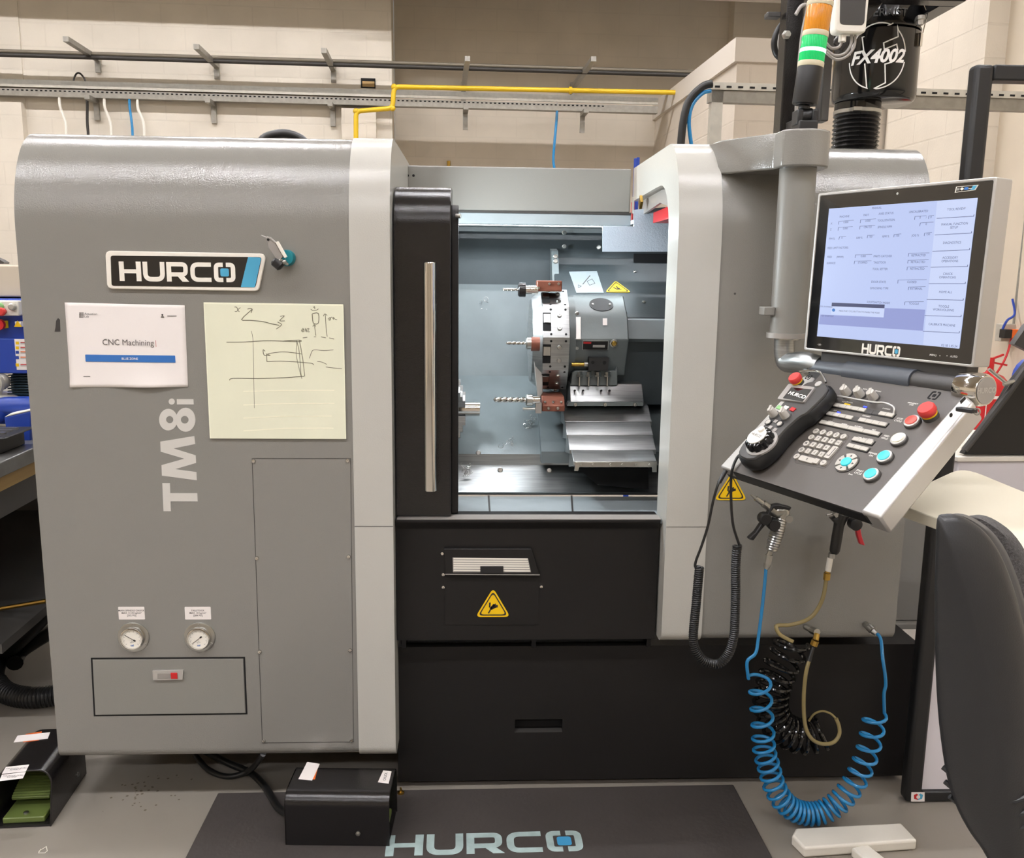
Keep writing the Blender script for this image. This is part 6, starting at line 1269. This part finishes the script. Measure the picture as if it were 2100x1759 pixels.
def foot_switch(loc, rz, label, W, H, L, labels, slant, cat='foot switch'):
    t = thing('foot_switch', loc, label, cat, None, 0); R = Matrix.Rotation(rz, 3, 'Z'); X, Yv = R@Vector((1, 0, 0)), R@Vector((0, 1, 0)); o = Vector(loc)
    F = Fr(o, Yv, (0, 0, 1), X)                                             # cross-section plane, extruded along the length
    out = [(-W/2, 0)]+[(-W/2+.035-.035*math.cos(k*PI/16), H-.035+.035*math.sin(k*PI/16)) for k in range(9)]+[(W/2-.035+.035*math.sin(k*PI/16), H-.035+.035*math.cos(k*PI/16)) for k in range(9)]+[(W/2, 0)]
    inn = [(a*(1-.008/W), b-(.004 if b > 0 else 0)) for a, b in out][::-1]
    m = MB('black_paint').prism(F, out+inn, 0, L)
    for i, v in enumerate(m.v):
        hh = (v-o).dot(X)
        if hh > L*.5: m.v[i] = v-X*((v-o).z/H*slant)
    m.prism(F, out, 0, .004); m.build('hood', t, .001)
    MB('black_paint').box((-W/2+.002, .0005, 0), (W/2-.002, .006, L-.002), F).build('base_plate', t)
    MB('pedal_green').box((-W*.36, .006, .05), (W*.36, .022, L-.012), F).build('pedal_base', t, .003)
    G = Fr(F.p(0, .080, L*.36), F.u, X*math.cos(.38)+Vector((0, 0, -1))*math.sin(.38)); G.n = Vector((0, 0, 1))*math.cos(.38)+X*math.sin(.38)
    MB('pedal_green').box((-W*.28, .022, L*.25), (W*.28, .085, L*.36), F).build('pedal_housing', t, .003)
    p = MB('pedal_green').box((-W*.33, .0, 0), (W*.33, L*.42, .010), G).build('treadle', t, .002)
    m = MB('pedal_green')
    for i in range(10): m.box((-W*.32, L*.41-i*.0085, .010), (W*.32, L*.41-i*.0085-.004, .0135), G)
    m.build('tread_ribs', p); MB('steel').lathe(F.p(0, .022, L-.03), (0, 0, 1), [(.007, 0), (.007, .004), (.004, .006)], 12).build('screw', t)
    MB('steel').lathe(F.p(W/2, .035, L*.25), F.u, [(.006, 0), (.006, .003), (.003, .005)], 12).build('screw', t); MB('steel').lathe(F.p(W/2 if rz == 0 else -W/2, .035, L*.7), F.u*(1 if rz == 0 else -1), [(.006, 0), (.006, .003), (.003, .005)], 12).build('screw', t)
    T = Fr(F.p(0, H, 0), F.u, -X if F.u.cross(-X).z > 0 else X); T.n = Vector((0, 0, 1))
    for (a, b, w_, h_, r, tx, c) in labels:
        g = T.sub(a, b, .0004, r); m = MB(c); m.box((-w_/2, -h_/2, 0), (w_/2, h_/2, .0006), g)
        if tx: m.m('text_dark').text(g, tx, 0, 0, h_*.42 if '\n' in tx else h_*.6, .0009, bold=.01)
        m.build('sticker', t)
    return t
pa, pb_ = QZ(592, 1733, 0), QZ(790, 1738, 0)
L1 = .262; ang1 = -.045
W1, H1 = .15, .138
o1 = Vector((pa.x-.002, pa.y+W1/2-.012, .0092))
foot_switch(o1, ang1, 'black hooded foot switch standing at the corner of the floor mat', W1, H1, L1, [], .0)
fs = [o for o in bpy.data.objects if o.name == 'foot_switch'][0]
X1 = Vector((math.cos(ang1), math.sin(ang1), 0)); Y1 = Vector((-math.sin(ang1), math.cos(ang1), 0)); T1 = Fr(o1+Vector((0, 0, H1)), X1, Y1)
def stick(fr, quad, c, tx, par, rot=0, size=.008, h=.0004):
    P = [fr.px(x, y) for x, y in quad]; m = MB(c).prism(fr, P, h, h+.0006); cx_, cy_ = sum(p[0] for p in P)/4, sum(p[1] for p in P)/4
    if tx: m.m('text_dark').text(fr.sub(cx_, cy_, 0, rot), tx, 0, 0, size, h+.001, bold=.01)
    return m.build('sticker', par)
stick(T1, ((627, 1598), (646, 1598), (653, 1570), (632, 1570)), 'orange', '', fs, 0, .01, .0001); stick(T1, ((612, 1598), (640, 1601), (656, 1567), (630, 1563)), 'white_paper', '', fs, 1.57, .009, .0008)
stick(T1, ((775, 1604), (797, 1607), (803, 1582), (786, 1580)), 'white_paper', 'CHUCK', fs, 1.57, .0105)
ang2 = -PI/2+.06; W2, H2, L2 = .145, .142, .25
pc = QZ(105, 1695, 0); X2 = Vector((math.cos(ang2), math.sin(ang2), 0)); Y2 = Vector((-math.sin(ang2), math.cos(ang2), 0))
o2 = pc-X2*L2-Y2*(W2/2)+Vector((0, 0, .0005))
fs2 = foot_switch(o2, ang2, 'black hooded foot switch with a green treadle at the far left', W2, H2, L2, [], .035)
T2 = Fr(o2+Vector((0, 0, H2)), Y2, -X2); T2.n = Vector((0, 0, 1))
stick(T2, ((47, 1522), (80, 1518), (86, 1500), (53, 1505)), 'orange', '', fs2, 0, .01, .0001); stick(T2, ((28, 1523), (98, 1515), (103, 1502), (36, 1509)), 'white_paper', '', fs2, 0, .006, .0008)
stick(T2, ((4, 1587), (53, 1582), (60, 1568), (12, 1573)), 'white_paper', 'TAILSTOCK QUILL\nRETRACT', fs2, 0, .0062); stick(T2, ((-2, 1602), (47, 1596), (53, 1583), (4, 1589)), 'white_paper', 'TAILSTOCK QUILL\nEXTEND', fs2, 0, .0062)
# pedal cables
P = [QZ(598, 1672, .04), QZ(570, 1655, .02), QZ(545, 1615, .014), QZ(515, 1585, .014), QZ(470, 1565, .02), QZ(420, 1540, .03)]
MB('black_rubber').tube(smoothpath(P, 8), .010, 12).build('switch_cable', label='thick black cable running from the mat foot switch under the housing', cat='cable')
P = [QZ(400, 1548, .03), QZ(430, 1580, .014), QZ(470, 1592, .012), QZ(510, 1580, .03), QZ(530, 1560, .10), QZ(540, 1545, .16)]
MB('black_rubber').tube(smoothpath(P, 8), .008, 12).build('switch_cable', label='thinner black cable sagging below the left housing edge', cat='cable')

# ================================================================== BLACK FRAME, DESK, CHAIR ON THE RIGHT
o = QZ(1857, 1648, 0)
t = thing('display_frame', o, 'tall black upright frame with a white lower panel beside the machine', 'frame')
zt_ = zY(132, .0, 2020); W_ = .046
MB('black_plastic').box((o.x, o.y, .004), (o.x+W_, o.y+.04, zt_)).build('upright', t, .01, seg=3); MB('black_plastic').box((o.x+.95, o.y, .004), (o.x+.95+W_, o.y+.05, zt_)).build('upright', t, .01)
MB('black_plastic').box((o.x+W_, o.y+.002, .004), (o.x+.95, o.y+.048, .034)).build('bottom_bar', t, .004); MB('black_plastic').box((o.x+W_, o.y+.002, zt_-.036), (o.x+.95, o.y+.048, zt_)).build('top_bar', t, .004)
MB('white_card').box((o.x+W_+.0, o.y+.015, .034), (o.x+.95, o.y+.03, .72)).build('white_panel', t)
g = FP(o.y-.0005); P = [g.px(x, y) for x, y in ((1868, 1643), (1896, 1643), (1896, 1624), (1869, 1624))]
m = MB('white_paper').prism(g, P, 0, .0006); a, b = (P[0][0]+P[1][0])/2, (P[0][1]+P[2][1])/2
m.m('badge_blue').prism(g, [(a, b-.009), (a+.011, b-.006), (a+.013, b+.006), (a+.005, b+.01), (a, b+.006)], .0006, .0009); m.m('red').prism(g, [(a, b-.009), (a-.011, b-.006), (a-.013, b+.006), (a-.005, b+.01), (a, b+.006)], .0006, .0009); m.m('white_paper').prism(g, circ(a, b, .0055, 14), .0009, .0012); m.build('round_sticker', t)
MB('console_black').box((o.x-.02, o.y+.052, .8), (o.x+.02, o.y+.09, zt_-.2)).build('rear_upright', t) if False else None
# narrow desk on a T-shaped white base
ZD = 1.0; g = FZ(ZD); A, Bp = g.px(1822, 1027), g.px(1975, 957); C_, D_ = g.px(2100, 1008), g.px(2100, 1125)
dA = Vector((D_[0]-A[0], D_[1]-A[1])).normalized(); dB = Vector((C_[0]-Bp[0], C_[1]-Bp[1])).normalized()
kA = (-1.03-A[1])/dA.y; P = [A, (A[0]+dA.x*kA, -1.03), (A[0]+dA.x*kA+.36, -1.03), (C_[0], C_[1]), Bp]
t = thing('narrow_desk', (QZ(1745, 1712, 0).x, QZ(1745, 1712, 0).y, 0), 'cream white narrow desk standing on a T-shaped white base', 'desk')
MB('desk_white').prism(g, rnd(P, [.02, .05, .05, .0, .035], 6), -.022, 0).build('desktop', t, .002)
g = FZ(.03); q = lambda x, y: g.px(x, y)
P = [q(1628, 1712), q(1650, 1738), q(1880, 1722), q(1848, 1687), q(1640, 1694)]
P = [q(1650, 1738), q(1882, 1722), q(1848, 1686), q(1632, 1697), q(1624, 1712)]
m = MB('white_plastic').prism(g, rnd(P, .008, 4), -.029, 0); m.build('foot_bar', t, .006, seg=3)
s0, s1 = Vector((*q(1762, 1729), 0)), Vector((*q(1850, 1800), 0)); d = (s1-s0).normalized(); e_ = s0+d*((-.60-s0.y)/d.y)
m = MB('white_plastic').bar(Vector((s0.x, s0.y, .012)), Vector((e_.x, e_.y, .012)), .05, .024); m.build('base_beam', t, .004)
MB('white_plastic').box((e_.x-.035, e_.y-.035, .0), (e_.x+.035, e_.y+.035, ZD-.022)).build('column', t, .004)
# office chair seen from behind
FC = FP(-1.2)
oc = Vector((FC.px(2060, 1400)[0]+.12, -.93, 0))
t = thing('office_chair', oc, 'black office chair with a curved plastic back shell at lower right', 'chair')
sh = [(1921, 1060), (1935, 1051), (1958, 1051), (1985, 1062), (2020, 1088), (2050, 1130), (2075, 1190), (2095, 1260), (2110, 1330), (2122, 1450), (2130, 1600), (2125, 1760), (2110, 1850), (2080, 1860), (2045, 1800), (2015, 1745), (1990, 1710), (1965, 1665), (1945, 1610), (1932, 1540), (1922, 1450), (1917, 1340), (1916, 1220), (1918, 1120)]
sh = [(x if x < 2000 else x, y) for x, y in sh]
S2 = smoothpath([Vector((*FC.px(x, y), 0)) for x, y in sh], 3, closed=True); cc_ = sum(S2, Vector())/len(S2)
def ringof(k, h, dx=0, dz=0): return [FC.p(cc_.x+(p.x-cc_.x)*k+dx, cc_.y+(p.y-cc_.y)*k+dz, h) for p in S2]
m = MB('chair_shell').loft([ringof(1, -.035, .024, -.02), ringof(1.0, -.008, .005, -.004), ringof(.985, .0), ringof(.95, .006), ringof(.8, .016), ringof(.5, .026), ringof(.2, .03)]); m.build('back_shell', t, smooth=60)
def shell_h(p):                                                              # height of the shell surface at a point
    v = Vector((p[0]-cc_.x, p[1]-cc_.y)); best = 1
    for q in S2:
        w2 = Vector((q.x-cc_.x, q.y-cc_.y))
        if v.length > 0 and v.normalized().dot(w2.normalized()) > .995: best = v.length/w2.length
    T = ((0, .03), (.2, .03), (.5, .026), (.8, .016), (.95, .006), (.985, 0), (1.2, -.01))
    for (k0, h0), (k1, h1) in zip(T, T[1:]):
        if k0 <= best <= k1: return h0+(h1-h0)*(best-k0)/(k1-k0)
    return 0
for rd_ in (((1950, 1590), (1985, 1612), (2030, 1632), (2065, 1634), (2100, 1622)), ((1956, 1622), (1990, 1645), (2035, 1664), (2070, 1665), (2100, 1655)), ((1968, 1655), (2000, 1678), (2040, 1693), (2075, 1694), (2100, 1686))):
    pp_ = [FC.px(x, y, .015) for x, y in rd_]
    MB('chair_shell').tube(smoothpath([FC.p(a, b, shell_h((a, b))-.001) for a, b in pp_], 6), .0035, 8).build('shell_rib', t)
m = MB('chair_rim').loft([ringof(1.0, -.05, .04, -.022), ringof(1.015, -.04, .034, -.016), ringof(1.0, -.03, .024, -.012)]); m.build('rim', t, smooth=60)
m = MB('chair_fabric').loft([ringof(.9, -.13, .115, -.06), ringof(1.0, -.11, .105, -.048), ringof(1.02, -.08, .085, -.03), ringof(1.0, -.05, .055, -.02)]); m.build('back_cushion', t, smooth=60)
m = MB('chair_fabric').prism(FZ(.44), rrect(oc.x+.12, oc.x+.54, -1.16, -.72, .08), 0, .07); m.build('seat', t, .02, seg=3)
MB('chair_shell').bar((oc.x+.2, -1.1, .43), (oc.x+.06, -1.18, .75), .07, .03).build('back_bracket', t, .004)
MB('dark_grey').tube([(oc.x+.33, -.94, .08), (oc.x+.33, -.94, .44)], .028, 16).build('gas_column', t)
for k in range(5):
    a = 2*PI*k/5+.3; e = Vector((oc.x+.33+.25*math.cos(a), -.94+.25*math.sin(a), .07)); lg = MB('black_plastic').bar((oc.x+.33, -.94, .1), e, .04, .03).build('base_leg', t, .004); MB('black_plastic').lathe(e+Vector((-.012*math.sin(a), .012*math.cos(a), -.042)), (math.sin(a), -math.cos(a), 0), [(.0275, 0), (.0275, .024)], 18).build('castor', t)
